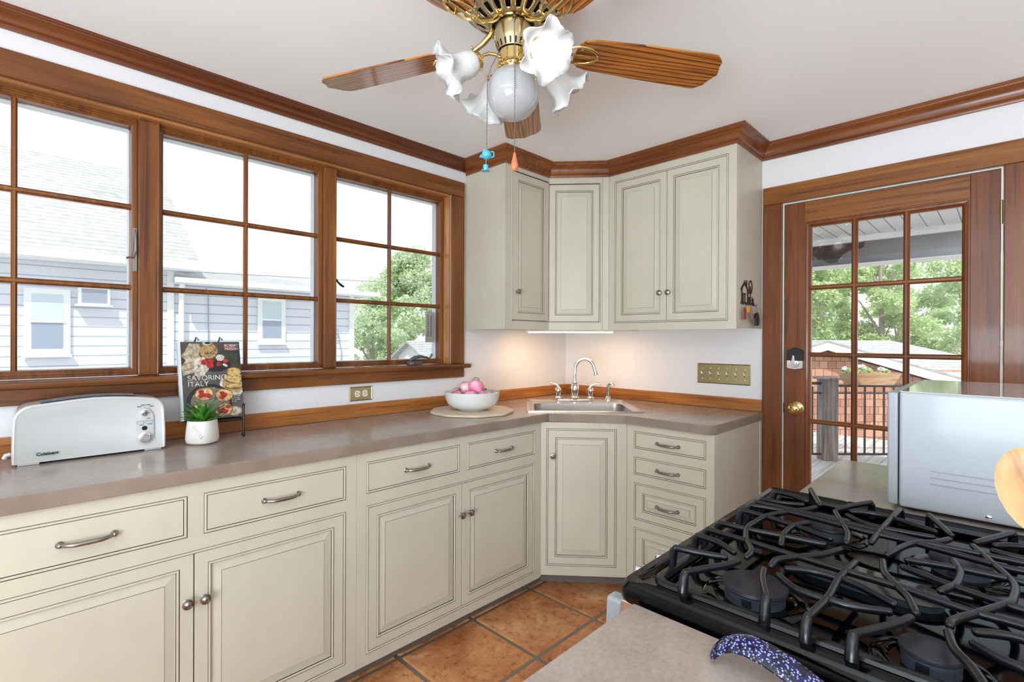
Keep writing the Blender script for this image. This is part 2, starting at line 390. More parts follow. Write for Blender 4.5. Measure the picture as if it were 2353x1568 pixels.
# window sashes
def sash(n, y0, y1, yl, ym):
    w = struct('window_%d' % n, 'wooden casement sash with six lights, %s' % yl, 'window')
    zf0, zf1 = 1.159, 2.110
    xf = -.052; gx = -.088
    st = .016
    b = MB(Matrix(((0,-1,0,0),(1,0,0,0),(0,0,1,0),(0,0,0,1))))  # local x->world y, local y->world -x
    b.frame(y0, y1, zf0+.011, zf1-.008, [(0, -.05), (0, 0), (.007, 0), (.008, -.005), (.011, -.005), (.012, -.010), (st, -.012), (st, -.05), (0, -.05)], [0]*8, yb=-xf)
    b.box(y0, y1, .052, .102, zf0, zf0+.012); b.box(y0, y1, .052, .102, zf1-.009, zf1)
    b.build('sash_frame', WZ, w)
    g0, g1, h0, h1 = y0+st, y1-st, zf0+st+.011, zf1-st-.008
    b = MB(); b.box(gx, gx+.004, g0-.002, g1+.002, h0-.002, h1+.002); b.build('pane', GLASS, w)
    b = MB()
    for (a, c, d, e) in ((g0, g1, h0, h1),):
        for (q0, q1, r0, r1) in ((a-.014, a+.002, d, e), (c-.002, c+.014, d, e), (a-.014, c+.014, d-.014, d+.002), (a-.014, c+.014, e-.004, e+.014)):
            b.box(gx-.052, gx-.014, q0, q1, r0, r1)
    b.build('outer_stop', mat('white_sash', srgb(225, 228, 228), .4), w)
    hh = (h1-h0)/3
    b = MB()
    b.prism([(gx+.006, ym-.008), (gx+.018, ym-.008), (gx+.024, ym-.003), (gx+.024, ym+.003), (gx+.018, ym+.008), (gx+.006, ym+.008)], h0, h1, 'z')
    for k in (1, 2):
        z = h0 + hh*k
        b.prism([(gx+.006, z-.010), (gx+.018, z-.010), (gx+.026, z-.004), (gx+.026, z+.004), (gx+.018, z+.010), (gx+.006, z+.010)], g0, g1, 'y')
    o = b.build('muntin', WZ, w); 
    return w
w1 = sash(1, OP[0]+.011, MU[0][0]-.001, 'leftmost, at the photo edge', -2.8244)
w2 = sash(2, MU[0][1]+.001, MU[1][0]-.001, 'middle, behind the cookbook', -2.1165)
w3 = sash(3, MU[1][1]+.001, OP[1]-.011, 'rightmost, beside the wall cabinet', -1.4095)
# sash locks and crank
b = MB(); b.box(-.052, -.044, -2.512, -2.500, 1.545, 1.705); b.tube([(-.044, -2.506, 1.70), (-.030, -2.506, 1.66), (-.026, -2.507, 1.62), (-.022, -2.515, 1.595), (-.012, -2.535, 1.588)], [.003, .005, .006, .006, .004])
b.build('sash_lock', PEWTER, w1, smooth=True)
b = MB(); b.tube([(-.040, -1.722, 1.585), (-.034, -1.716, 1.57), (-.020, -1.706, 1.555), (-.012, -1.697, 1.548)], [.004, .005, .006, .005]); b.build('sash_lock', BLACK, w3, smooth=True)
b = MB(); b.lathe([(.022, 0), (.024, .004), (.018, .018), (.008, .022)], 16, (-.028, -1.30, 1.158))
b.box(-.050, -.020, -1.318, -1.235, 1.158, 1.176)
b.tube([(-.030, -1.31, 1.182), (-.026, -1.28, 1.198), (-.024, -1.24, 1.203), (-.024, -1.20, 1.196), (-.022, -1.186, 1.190), (-.020, -1.178, 1.200), (-.018, -1.170, 1.216)], [.009, .010, .009, .006, .006, .006, .008], m=0, sx=.8)
b.build('crank_handle', mat('crank_pewter', srgb(105, 112, 116), .35, .6), w3, smooth=True, bevel=.002)

# ---- back door
b = MB(); b.box(1.3383, 1.4325, -F, 0, 0, 2.0095); b.box(2.2545, 2.36, -F, 0, 0, 2.0095); tagS(b.build('trim_11', DZ, bevel=.003))
b = MB(); b.box(1.3383, 2.36, -F-.001, 0, 2.0105, 2.103); tagS(b.build('trim_12', DX, bevel=.003))
b = MB(); b.box(1.4335, 1.4375, -.002, .12, 0, 2.007); b.box(2.2462, 2.2525, -.002, .12, 0, 2.007); b.box(1.4375, 2.2462, -.002, .12, 2.003, 2.007)
tagS(b.build('trim_13', WHITER))
door = struct('door_1', 'stained pine exterior door with a grid of glass lites', 'door')
dx0, dx1, dzt = 1.4405, 2.2455, 1.9995
gx0, gx1, gzt, gzb = 1.5585, 2.1265, 1.888, .235
b = MB(); b.box(dx0, gx0-.027, .0, .042, .004, dzt); b.box(gx1+.027, dx1, .0, .042, .004, dzt); b.build('stile', DZ, door, bevel=.0015)
b = MB(); b.box(gx0-.0265, gx1+.0265, 0, .042, gzt+.012, dzt); b.box(gx0-.0265, gx1+.0265, 0, .042, .004, gzb-.012); b.build('rail', DX, door, bevel=.0015)
b = MB(); b.frame(gx0-.0265, gx1+.0265, gzb-.0115, gzt+.0115, [(0, -.04), (0, -.001), (.006, -.001), (.008, -.004), (.016, -.006), (.0245, -.014), (.0265, -.016), (.0265, -.04), (0, -.04)], [0]*8)
b.build('glazing_bead', DZ, door)
lx = [(1.7282, 1.7572), (1.9261, 1.9541)]
lz = [1.5645, 1.2275, .890, .5535]
b = MB()
for a, c in lx:
    m_ = (a+c)/2; b.prism([(a+.002, .030), (a+.002, .016), (m_-.004, .004), (m_+.004, .004), (c-.002, .016), (c-.002, .030)], gzb, gzt, 'z')
b.build('muntin_vertical', DZ, door)
b = MB()
for z in lz: b.prism([(.030, z-.011), (.016, z-.011), (.005, z-.004), (.005, z+.004), (.016, z+.011), (.030, z+.011)], gx0, gx1, 'x')
b.build('muntin_cross', DX, door)
b = MB(); b.box(gx0-.002, gx1+.002, .024, .028, gzb-.002, gzt+.002); b.build('pane', GLASS, door)
b = MB()
for zz in (1.82, .25):
    b.lathe([(.0048, -.046), (.0048, .046)], 12, (2.2475, -.005, zz)); b.sphere((2.2475, -.005, zz+.048), .005, 10, 6)
b.build('hinge', BRASSD, door, smooth=True)
kb = MB(); kb.lathe([(.036, .0), (.036, .004), (.030, .009), (.013, .012), (.012, .030), (.020, .036), (.027, .046), (.027, .054), (.019, .062), (.0085, .064), (.007, .061)], 28, (1.4985, 0, .951), '-y')
kb.build('door_knob', BRASS, door, smooth=True)
b = MB()
pr = [(-.036, -.048)]
pr += [(-.036 + .006, -.052), (-.012, -.054), (0, -.056), (.012, -.054), (.030, -.052), (.036, -.048), (.036, .040), (.022, .046), (.008, .053), (0, .054), (-.008, .053), (-.022, .046), (-.036, .040)]
b.prism([(1.4945+x, 1.207+z) for x, z in pr if z <= -.01 or False] + [(1.4945+.036, 1.195), (1.4945-.036, 1.195)], -.022, 0, 'y', 1)
b.prism([(1.4945-.036, 1.196), (1.4945+.036, 1.196)] + [(1.4945+x, 1.207+z) for x, z in pr if z > 0], -.026, 0, 'y', 0)
for q in (.030, .024): b.tube([(1.4945-q*math.cos(t*PI/8), -.023, 1.196-q*1.2*math.sin(t*PI/8)) for t in range(9)], .0015, 6, 1)
b.tube([(1.4945, -.022, 1.190), (1.4945, -.036, 1.190)], .008, 12, 1); b.prism([(1.4945-.009, 1.178), (1.4945+.009, 1.178), (1.4945+.004, 1.222), (1.4945-.004, 1.222)], -.046, -.034, 'y', 1)
b.build('deadbolt', [BPLAS, STEEL], door, smooth=False, bevel=.0015)
b = MB(); b.box(1.4375, 1.441, -.004, .003, .925, .975); b.build('latch_plate', DARK, door)

# ---- backsplash boards
tagS(MB().box(.0, .019, Y0, -.0195, .9155, .981).build('trim_15', OAKS, bevel=.002))
tagS(MB().box(.0195, 1.3375, -.019, 0, .9155, .981).build('trim_16', OAKSX, bevel=.002))

# ============================================================ CABINETS
ZB0, ZB1 = .072, .872
OPF = .0100     # bead zone inside an opening
def beads(b, r, mp=0, mg=1, t=.020):
    b.frame(r[0], r[1], r[2], r[3], [(0, 0), (.0017, -.0012), (.0017, -.0012), (.0030, .0022), (.0065, .0026), (.0085, 0), (.0085, -t)], [mg, mg, mp, mp, mp, mg])
def door_leaf(b, x0, x1, z0, z1, inset=.0345, T=.018, bev=.027):
    i = inset
    b.frame(x0, x1, z0, z1, [(0, -T), (0, -.0008), (.0010, 0), (i, 0), (i+.0018, -.0016), (i+.0028, .0016), (i+.0062, .0020), (i+.0080, -.0020), (i+.0094, -.0060), (i+.0125, -.0064), (i+.0098+bev, -.0018), (i+.0106+bev, -.0004)], [0, 0, 0, 1, 0, 0, 0, 1, 0, 0, 1], fill=0)
def slab(b, x0, x1, z0, z1, T=.018):
    b.frame(x0, x1, z0, z1, [(0, -T), (0, -.0012), (.0012, 0)], [0, 0], fill=0)
def knob(x, z, parent, y=0):
    b = MB(); b.lathe([(.0085, 0), (.0085, .002), (.005, .005), (.005, .013), (.0135, .017), (.0150, .0195), (.0140, .0225), (.0105, .0235), (.0100, .0225), (.0075, .0235), (.0045, .0265), (.0, .0275)], 22, (x, y, z), '-y')
    return b.build('knob', PEWTER, parent, smooth=True)
def pull(x0, x1, z, parent):
    b = MB(); xm = (x0+x1)/2; n = 13; pts = []; rr = []
    for k in range(n):
        t = k/(n-1); x = x0 + (x1-x0)*t; s_ = math.sin(PI*t)
        pts.append((x, -(.006 + .021*min(1, s_*1.55) ** .8), z - .001*s_)); rr.append(.0046 + .0016*s_)
    b.tube(pts, rr, 10)
    for x in (x0, x1):
        b.lathe([(.0090, 0), (.0092, .003), (.0065, .006), (.0050, .010)], 14, (x, 0, z), '-y'); b.sphere((x, -.010, z), .0068, 12, 8)
    return b.build('pull', PEWTER, parent, smooth=True)
def base_cab(name_label, loc, rz, w, x0f, doors, drawers, depth=.50, z0=ZB0, xr=None):
    c = thing('base_cabinet', name_label, 'cabinet', loc, (0, 0, rz), 'cream base cabinets')
    holes = []
    for d in doors: holes.append(d['o'])
    for d in drawers: holes.append(d['o'])
    b = MB(); b.plate(x0f, w, z0, ZB1, holes, .020, 0)
    for h in holes: beads(b, h)
    b.build('face_frame', [CREAM, GLAZE], c)
    b = MB(); b.box(x0f+.002, w-.002, .0205, depth, z0+.004, ZB1-.002)
    b.build('carcass', [DARK], c)
    g = OPF
    for d in doors:
        x0, x1, z0_, z1_ = d['o']; sp = d.get('split')
        leaves = [(x0+g, x1-g)] if sp is None else [(x0+g, sp-.0016), (sp+.0016, x1-g)]
        for k, (a, e) in enumerate(leaves):
            bb = MB(); door_leaf(bb, a, e, z0_+g, z1_-g, d.get('inset', .0345)); o = bb.build('cabinet_door', [CREAM, GLAZE], c)
            kx = d['k'][k] if k < len(d.get('k', [])) else None
            if kx: knob(kx[0], kx[1], o)
    for d in drawers:
        x0, x1, z0_, z1_ = d['o']; bb = MB()
        if d.get('raised'): door_leaf(bb, x0+g, x1-g, z0_+g, z1_-g, .036, bev=.020)
        else: slab(bb, x0+g, x1-g, z0_+g, z1_-g)
        o = bb.build('drawer', [CREAM, GLAZE], c)
        if d.get('p'): pull(d['p'][0], d['p'][1], d['p'][2], o)
    return c
FX = .555
R90 = PI/2
def sh(y): return y
# left run A: local x = world y - y0
ya = -2.95
c1 = base_cab('wide cream base cabinet below the toaster, nearest the camera', (FX, ya, 0), R90, -1.9345-ya, 0.0,
    [dict(o=(-2.945-ya, -1.9755-ya, .1120, .6695), split=-2.4535-ya, k=[(-2.4735-ya, .5235), (-2.4285-ya, .5230)])],
    [dict(o=(-2.945-ya, -2.4705-ya, .7120, .8345), p=(-2.7500-ya, -2.6405-ya, .7715)),
     dict(o=(-2.4290-ya, -1.9750-ya, .7120, .8345), p=(-2.2580-ya, -2.1500-ya, .7725))])
yb = -1.9335
c2 = base_cab('cream base cabinet with two drawers between the toaster cabinet and corner sink cabinet', (FX, yb, 0), R90, -.9105-yb, 0.0,
    [dict(o=(-1.8940-yb, -.9525-yb, .1115, .6700), split=-1.4285-yb, k=[(-1.4375-yb, .5260), (-1.3880-yb, .5270)])],
    [dict(o=(-1.8937-yb, -1.4436-yb, .7155, .8350), p=(-1.7195-yb, -1.6115-yb, .7735)),
     dict(o=(-1.3998-yb, -.9505-yb, .7155, .8350), p=(-1.2250-yb, -1.1190-yb, .7740))])
yc = -3.95
base_cab('cream base cabinet mostly outside the left photo edge', (FX, yc, 0), R90, -2.951-yc, 0.0,
    [dict(o=(.03, .96, .1120, .6695), split=.495)], [dict(o=(.03, .47, .7120, .8345)), dict(o=(.52, .96, .7120, .8345))])
# corner diagonal
da = math.atan2(.2841, .3311); dl = math.hypot(.2841, .3311)
cs = thing('base_cabinet', 'narrow cream corner cabinet with one door below the sink', 'cabinet', (.555, -.9016, 0), (0, 0, da), 'cream base cabinets')
b = MB(); hh = (.0272, .3852, .1335, .8405)
b.plate(.0, dl, ZB0+.013, ZB1, [hh], .020, 0); beads(b, hh); b.build('face_frame', [CREAM, GLAZE], cs)
b = MB(); b.box(.012, dl-.012, .0205, .30, ZB0+.02, .70); b.build('carcass', DARK, cs)
bb = MB(); door_leaf(bb, hh[0]+OPF, hh[1]-OPF, hh[2]+OPF, hh[3]-OPF, .0360); o = bb.build('cabinet_door', [CREAM, GLAZE], cs); knob(.0613, .7003, o)
# filler of the left run beside the diagonal
b = MB(); b.box(FX-.02, FX, -.9095, -.9020, ZB0+.004, ZB1)
tagS(b.build('trim_14', CREAM))
# back run B: drawers
FY = -.6175
cb = base_cab('cream four drawer cabinet at the end of the counter beside the door', (.8875, FY, 0), 0, 1.3328-.8875, 0.0, [],
    [dict(o=(.9268-.8875, 1.2966-.8875, .7525, .8395), p=(1.0550-.8875, 1.1655-.8875, .7930)),
     dict(o=(.9273-.8875, 1.2968-.8875, .6220, .7105), p=(1.0555-.8875, 1.1640-.8875, .6620)),
     dict(o=(.9280-.8875, 1.2968-.8875, .3955, .5812), raised=1, p=(1.0562-.8875, 1.1630-.8875, .4860)),
     dict(o=(.9289-.8875, 1.2970-.8875, .1300, .3560), raised=1, p=(1.0570-.8875, 1.1630-.8875, .2400))], depth=.58)
b = MB(); b.box(.4453-.001, .4453+.002, .0, .60, ZB0, ZB1); b.box(.4453-.001, .4453+.006, .575, .6165, ZB0, ZB1); b.build('end_panel', CREAM, cb, bevel=.0008)
# toe kick
b = MB(); b.box(.40, .481, Y0+.3, -.8200, .0, ZB0-.001); b.prism([(.42, -.82), (.481, -.82), (.808, -.5395), (.808, -.50), (.42, -.50)], 0, ZB0-.001); b.box(.808, 1.30, -.5395, -.49, 0, ZB0-.001)
tagS(b.build('baseboard_left', TOE))

# ---- countertop (one continuous piece with the sink cut out)
FL, FR, BR, BL = Vector((.459, -.909)), Vector((.911, -.487)), Vector((.543, -.092)), Vector((.091, -.514))
# bevelled front edge: outline points of the top
def counter_piece(b, outer, hole=None):
    top, bot, bv = .915, .8735, .0045
bmc = bmesh.new()
outer = [(.0195, Y0+.25), (.5745, Y0+.25), (.5765, -.8640), (.8863, -.6405), (1.3243, -.6395), (1.3415, -.5990), (1.3440, -.0195), (.0195, -.0195)]
cxy = (FL+FR+BR+BL)/4
hole = [cxy + (p-cxy)*.93 for p in (FL, FR, BR, BL)]
ov = [bmc.verts.new((x, y, .915)) for x, y in outer]; hv = [bmc.verts.new((p.x, p.y, .915)) for p in hole]
ed = [bmc.edges.new((ov[i], ov[(i+1) % len(ov)])) for i in range(len(ov))] + [bmc.edges.new((hv[i], hv[(i+1) % 4])) for i in range(4)]
bmesh.ops.triangle_fill(bmc, use_beauty=True, edges=ed)
ret = bmesh.ops.extrude_face_region(bmc, geom=bmc.faces[:])
for v in [g_ for g_ in ret['geom'] if isinstance(g_, bmesh.types.BMVert)]: v.co.z = .8730
bmesh.ops.recalc_face_normals(bmc, faces=bmc.faces)
me = bpy.data.meshes.new('countertop'); bmc.to_mesh(me); bmc.free(); me.materials.append(COUNT); me.materials.append(COUNTE)
for p in me.polygons:
    if abs(p.normal.z) < .5: p.material_index = 1
ct = bpy.data.objects.new('countertop', me); COL.objects.link(ct)
md = ct.modifiers.new('bevel', 'BEVEL'); md.width = .0045; md.segments = 1; md.limit_method = 'ANGLE'; md.angle_limit = R(60)
tag(ct, 'long taupe laminate countertop running under the windows and around the corner sink', 'countertop')

# ---- wall cabinets
ZU0, ZU1 = 1.3555, 2.262
uc = thing('wall_cabinet', 'cream corner wall cabinet with a folding two-leaf door above the sink', 'cabinet', (0, 0, 0), group='cream wall cabinets')
b = MB(); b.prism([(.0015, -.9437), (.311, -.9437), (.311, -.571), (.589, -.334), (.589, -.0015), (.0015, -.0015)], ZU0+.002, ZU1-.001, 'z'); b.build('carcass', CREAM, uc)
# local frames
TA = Matrix(((0,-1,0,.331),(1,0,0,-.9437),(0,0,1,0),(0,0,0,1)))
ha = (-.9010+.9437, .3634+.0, 1.3975, 2.2330)
b = MB(TA); w_a = .3634
b.plate(0, w_a, ZU0, ZU1, [(ha[0], w_a+.001, ha[2], ha[3])], .020, 0)
b.frame(ha[0], w_a+.06, ha[2], ha[3], [(0, 0), (.0017, -.0012), (.0030, .0022), (.0065, .0026), (.0085, 0), (.0085, -.02)], [1, 0, 0, 0, 1])
# remove the closing bead on the right (hidden in the fold)
keep = [i for i, f in enumerate(b.f) if all((b.v[k][1] < -.9437+w_a+.003) for k in f)]
b.f = [b.f[i] for i in keep]; b.m = [b.m[i] for i in keep]
b.poly([(ha[0], -.0, ha[3]), (w_a, 0, ha[3]), (w_a, -.0025, ha[3]-.005), (ha[0], -.0025, ha[3]-.005)], 0)
b.poly([(ha[0], 0, ha[2]), (w_a, 0, ha[2]), (w_a, -.0025, ha[2]+.005), (ha[0], -.0025, ha[2]+.005)], 0)
b.poly([(ha[0], .004, ha[3]-.006), (w_a, .004, ha[3]-.006), (w_a, .004, ha[3]-.014), (ha[0], .004, ha[3]-.014)], 1)
b.build('face_frame', [CREAM, GLAZE], uc)
bb = MB(TA); door_leaf(bb, ha[0]+OPF, w_a-.0015, ha[2]+OPF, ha[3]-OPF, .0385, bev=.024); o = bb.build('cabinet_door', [CREAM, GLAZE], uc)
kn = knob(0, 0, o); kn.matrix_local = TA @ Matrix.Translation((-.8546+.9437, 0, 1.5624))
ud = math.atan2(.2273, .2666); ul = math.hypot(.2273, .2666)
TD = Matrix.Translation((.331, -.5803, 0)) @ Matrix.Rotation(ud, 4, 'Z')
hd = (0, .3030, 1.3965, 2.2230)
b = MB(TD); b.plate(0, ul, ZU0, ZU1, [(-.001, hd[1], hd[2], hd[3])], .020, 0)
b.poly([(0, 0, hd[3]), (hd[1], 0, hd[3]), (hd[1]-.006, -.0025, hd[3]-.005), (0, -.0025, hd[3]-.005)], 0)
b.poly([(0, 0, hd[2]), (hd[1], 0, hd[2]), (hd[1]-.006, -.0025, hd[2]+.005), (0, -.0025, hd[2]+.005)], 0)
b.box(hd[1]-.0075, hd[1]-.0025, -.0028, .015, hd[2], hd[3], 0); b.box(hd[1]-.0020, hd[1]-.0002, -.0006, .012, hd[2], hd[3], 1)
b.box(.0, hd[1]-.008, .0045, .006, hd[3]-.016, hd[3]-.0055, 1); b.box(hd[1]-.0110, hd[1]-.0078, .0045, .006, hd[2], hd[3], 1)
b.box(.3125, .3140, -.0005, .004, ZU0, ZU1, 1)
b.build('face_frame', [CREAM, GLAZE], uc)
bb = MB(TD); door_leaf(bb, .0015, hd[1]-OPF, hd[2]+OPF, hd[3]-OPF, .0350, bev=.024); bb.build('cabinet_door', [CREAM, GLAZE], uc)
sweep(MB(), PATH, crown(2.254), [1, 2, 3]).build('crown', CRX, uc, smooth=True)
b = MB(); b.box(.0015, .331, -.9455, -.9440, ZU0, ZU1); b.build('end_panel', CREAM, uc)

ur = thing('wall_cabinet', 'cream two-door wall cabinet with key rack on its side, beside the door', 'cabinet', (.5990, -.353, 0), group='cream wall cabinets')
x0 = .5990; b = MB(); hu = (.6358-x0, 1.2885-x0, 1.3945, 2.2160)
b.plate(0, 1.3284-x0, ZU0-.002, ZU1, [hu], .020, 0); beads(b, hu); b.build('face_frame', [CREAM, GLAZE], ur)
b = MB(); b.box(.001, 1.3284-x0-.001, .0205, .351, ZU0+.010, ZU1-.001); b.build('carcass', CREAM, ur)
b = MB(); b.box(1.3284-x0-.0009, 1.3284-x0+.0008, .0205, .3515, ZU0+.004, ZU1); b.build('end_panel', CREAM, ur)
sp = .9625-x0
for (a, e, kx) in ((hu[0]+OPF, sp-.0016, .9276-x0), (sp+.0016, hu[1]-OPF, .9768-x0)):
    bb = MB(); door_leaf(bb, a, e, hu[2]+OPF, hu[3]-OPF, .0360, bev=.026); o = bb.build('cabinet_door', [CREAM, GLAZE], ur); knob(kx, 1.5526, o)
o = sweep(MB(), PATH, crown(2.254), [4, 5]).build('crown', CRX, ur, smooth=True); o.location = (-.5990, .353, 0)
# under-cabinet light
ul_ = thing('cabinet_light', 'slim lit strip light under the corner wall cabinet', 'light', (.36, -.42, 0), (0, 0, ud))
b = MB(); b.box(-.26, .27, -.03, .05, 1.3455, 1.3545); b.build('housing', WHITER, ul_, bevel=.002)
b = MB(); b.box(-.25, .26, -.024, .044, 1.3405, 1.3450); b.build('diffuser', TUBE, ul_, bevel=.002)

# ============================================================ SINK, TAP
def loc2(p, ang): return Matrix.Translation((p[0], p[1], 0)) @ Matrix.Rotation(ang, 4, 'Z')
sa = math.atan2((FR-FL).y, (FR-FL).x)
sk = thing('kitchen_sink', 'stainless steel drop-in sink set diagonally in the corner countertop', 'sink', (FL.x, FL.y, .9155), (0, 0, sa))
SW, SD = (FR-FL).length, (BL-FL).length
def rrect(x0, x1, y0, y1, r, z, n=5):
    P = []
    for cx, cy, a0 in ((x1-r, y0+r, -90), (x1-r, y1-r, 0), (x0+r, y1-r, 90), (x0+r, y0+r, 180)):
        for k in range(n+1):
            a = R(a0+90*k/n); P.append((cx+r*math.cos(a), cy+r*math.sin(a), z))
    return P
b = MB()
ix0, ix1, iy0, iy1 = .045, SW-.045, .040, SD-.135
b.rings([rrect(0, SW, 0, SD, .012, 0), rrect(0, SW, 0, SD, .012, .004), rrect(.004, SW-.004, .004, SD-.004, .012, .006), rrect(.020, SW-.020, .018, SD-.018, .02, .005),
         rrect(.024, SW-.024, .022, SD-.022, .02, .001), rrect(ix0-.012, ix1+.012, iy0-.012, iy1+.012, .05, .001), rrect(ix0, ix1, iy0, iy1, .05, -.004),
         rrect(ix0+.006, ix1-.006, iy0+.006, iy1-.006, .05, -.14), rrect(ix0+.04, ix1-.04, iy0+.04, iy1-.04, .04, -.165), rrect(SW/2-.03, SW/2+.03, (iy0+iy1)/2-.03, (iy0+iy1)/2+.03, .03, -.168)], 0, True, False)
b.face([b.vert(p) for p in rrect(SW/2-.03, SW/2+.03, (iy0+iy1)/2-.03, (iy0+iy1)/2+.03, .03, -.168)])
b.build('basin', STEEL, sk, smooth=True)
fz = .9175
fa = thing('kitchen_faucet', 'chrome gooseneck faucet with two lever handles on the back of the sink', 'faucet', (.3438, -.3409, fz), (0, 0, sa))
b = MB(); b.box(-.112, .105, -.024, .024, 0, .011); b.build('base_plate', CHROME, fa, smooth=True, bevel=.008, seg=3)
b = MB(); b.lathe([(.026, 0), (.026, .012), (.019, .020), (.020, .030), (.027, .055), (.024, .085), (.015, .100), (.016, .106), (.011, .112)], 24, (0, 0, .009)); 
rot = R(40)
pts = [(0, 0, .110), (0, 0, .150), (.002, 0, .180)]
for k in range(1, 12):
    a = PI - k*PI*0.93/11; pts.append((.060+.062*math.cos(a)*.98 + 0.0, 0, .190+.072*math.sin(a)))
ex, ez = pts[-1][0], pts[-1][2]; pts.append((ex+.006, 0, ez-.024))
c_, s_ = math.cos(R(-12)), math.sin(R(-12))
q = [(p[0]*c_, p[0]*s_, p[2]) for p in pts]
b.tube(q, [.011]*3 + [.0105]*11 + [.0115], 14)
e = Vector(q[-1]); d = (Vector(q[-1])-Vector(q[-2])).normalized()
b.tube([tuple(e - d*.006), tuple(e + d*.008), tuple(e + d*.018), tuple(e + d*.020)], [.0115, .0135, .0155, .013], 16)
b.build('spout', CHROME, fa, smooth=True)
for sx, tip in ((-.104, -.052), (.097, .056)):
    b = MB(); b.lathe([(.021, 0), (.021, .010), (.014, .018), (.015, .030), (.0195, .050), (.018, .066), (.010, .076), (.010, .082)], 20, (sx, 0, .009))
    s1 = 1 if tip > 0 else -1
    b.tube([(sx, 0, .084), (sx+.006*s1, 0, .094), (sx+.020*s1, -.003, .102), (sx+.040*s1, -.006, .106), (sx+tip, -.008, .108)], [.010, .009, .0065, .0055, .0085], 12)
    b.build('lever_handle', CHROME, fa, smooth=True)
sp_ = thing('side_sprayer', 'chrome side sprayer standing on the sink rim right of the faucet', 'sprayer', (.497, -.205, fz), (0, 0, sa))
b = MB(); b.lathe([(.022, 0), (.022, .005), (.016, .014), (.015, .026), (.012, .030)], 20); b.build('holder', CHROME, sp_, smooth=True)
b = MB(); b.tube([(0, 0, .026), (0, 0, .050), (.001, 0, .066), (.000, 0, .082), (.003, -.004, .096), (.012, -.010, .106), (.024, -.018, .106), (.031, -.022, .098)], [.010, .013, .0115, .0150, .0145, .0135, .013, .010], 14); b.build('spray_head', CHROME, sp_, smooth=True)

# ============================================================ SMALL THINGS ON THE COUNTER
CZ = .9155
# toaster
to = thing('toaster', 'long white two-slot toaster with chrome knobs at the left end of the counter', 'toaster', (.1895, -2.838, CZ), (0, 0, R90))
Lt, Dt = .386, .150     # local x along the front, local y towards the wall
def tprof(y, shrink):
    # outline in x,z
    P = []; h0 = .006; s_ = shrink
    P.append((.006+s_, h0)); P.append((Lt-.002-s_, h0))
    P.append((Lt-.001-s_, .06)); P.append((Lt-.003-s_, .137-s_))
    for k in range(1, 7):
        a = R(90*k/6); P.append((Lt-.043-s_+.040*math.cos(a), .137-s_+.041*math.sin(a)))
    for k in range(1, 8):
        t = k/8; x = (Lt-.045)+(.075-(Lt-.045))*t; P.append((x-s_*(1-2*t), .179+.011*math.sin(PI*t) - s_))
    for k in range(0, 7):
        a = R(90+90*k/6); P.append((.054+s_+.046*math.cos(a), .133-s_+.045*math.sin(a)))
    P.append((.006+s_, .06))
    return [(x, y, z) for x, z in P]
b = MB(); b.rings([tprof(.004, .010), tprof(.000, .004), tprof(.004, .0), tprof(.020, -.001), tprof(Dt-.020, -.001), tprof(Dt-.004, 0), tprof(Dt, .004)])
# lean the front: top further back
b.v = [(x, y + (.012 if y < .05 else -.008)*max(0, (z-.03))/.17, z) for x, y, z in b.v]
b.build('toaster_body', WHITE, to, smooth=True, bevel=.003, seg=3)
b = MB()
for y in (.036, .078):
    pts = []
    for k in range(15):
        t = k/14; x = .068+(Lt-.068-.080)*t; tt = 1-(x-.075)/(Lt-.12); z = .179+.011*math.sin(PI*min(max(tt, 0), 1))
        pts.append((x, z+.0035))
    for (p, q) in zip(pts, pts[1:]): 
        i = [b.vert(v) for v in ((p[0], y-.012, p[1]), (q[0], y-.012, q[1]), (q[0], y+.012, q[1]), (p[0], y+.012, p[1]))]; b.face(i, 0)
    for yy in (y+.0135,): b.tube([(p[0], yy, p[1]+.0005) for p in pts], .0018, 6, 1)
b.build('slot_rim', [mat('slot_dark', srgb(44, 52, 80), .4), CHROME], to)
b = MB(); 
for x in (.018, .325):
    for y in (.004, Dt-.030): MB().box(x, x+.048, y, y+.026, 0, .009).build('foot', WHITE, to, bevel=.002)
b = MB()
xc = .3245
O = []
for k in range(24):
    a = 2*PI*k/24; cz = .104 if math.sin(a) > 0 else .058
    O.append((xc+.0265*math.cos(a), cz+ .048*math.sin(a)*(.85 if math.sin(a) > 0 else .72)))
def yf(z): return .012*max(0, (z-.03))/.17
b.rings([[(x, yf(z)+.002, z) for x, z in O], [(x, yf(z)-.0014, z) for x, z in O], [(xc+(x-xc)*.94, yf(z)-.0018, .08+(z-.08)*.96) for x, z in O]])
b.build('control_panel', WHITE, to, smooth=True)
def onf(z): return yf(z)-.0015
b = MB(); b.lathe([(.0105, 0), (.0105, .004), (.0075, .006), (.0075, .012), (.006, .0135)], 20, (xc, onf(.128), .128), '-y'); b.box(xc-.001, xc+.001, onf(.128)-.015, onf(.128)-.012, .121, .135); b.build('dial', CHROME, to, smooth=True)
b = MB(); b.lathe([(.0185, 0), (.0180, .004), (.0130, .006), (.0125, .016), (.010, .019)], 24, (xc, onf(.047), .047), '-y'); b.build('browning_knob', CHROME, to, smooth=True)
for dx in (-.0125, .0125):
    b = MB(); b.box(xc+dx-.009, xc+dx+.009, onf(.098)-.003, onf(.098), .0935, .1015, 0); b.frame(xc+dx-.0095, xc+dx+.0095, .093, .102, [(0, 0), (0, .0012), (.0010, .0014)], [1, 1], yb=onf(.098)); b.build('button', [WHITE, BLACK], to)
b = MB(); b.lathe([(.008, 0), (.0078, .0008)], 18, (xc, onf(.077), .077), '-y'); b.build('reset_button', BPLAS, to)
b = MB()
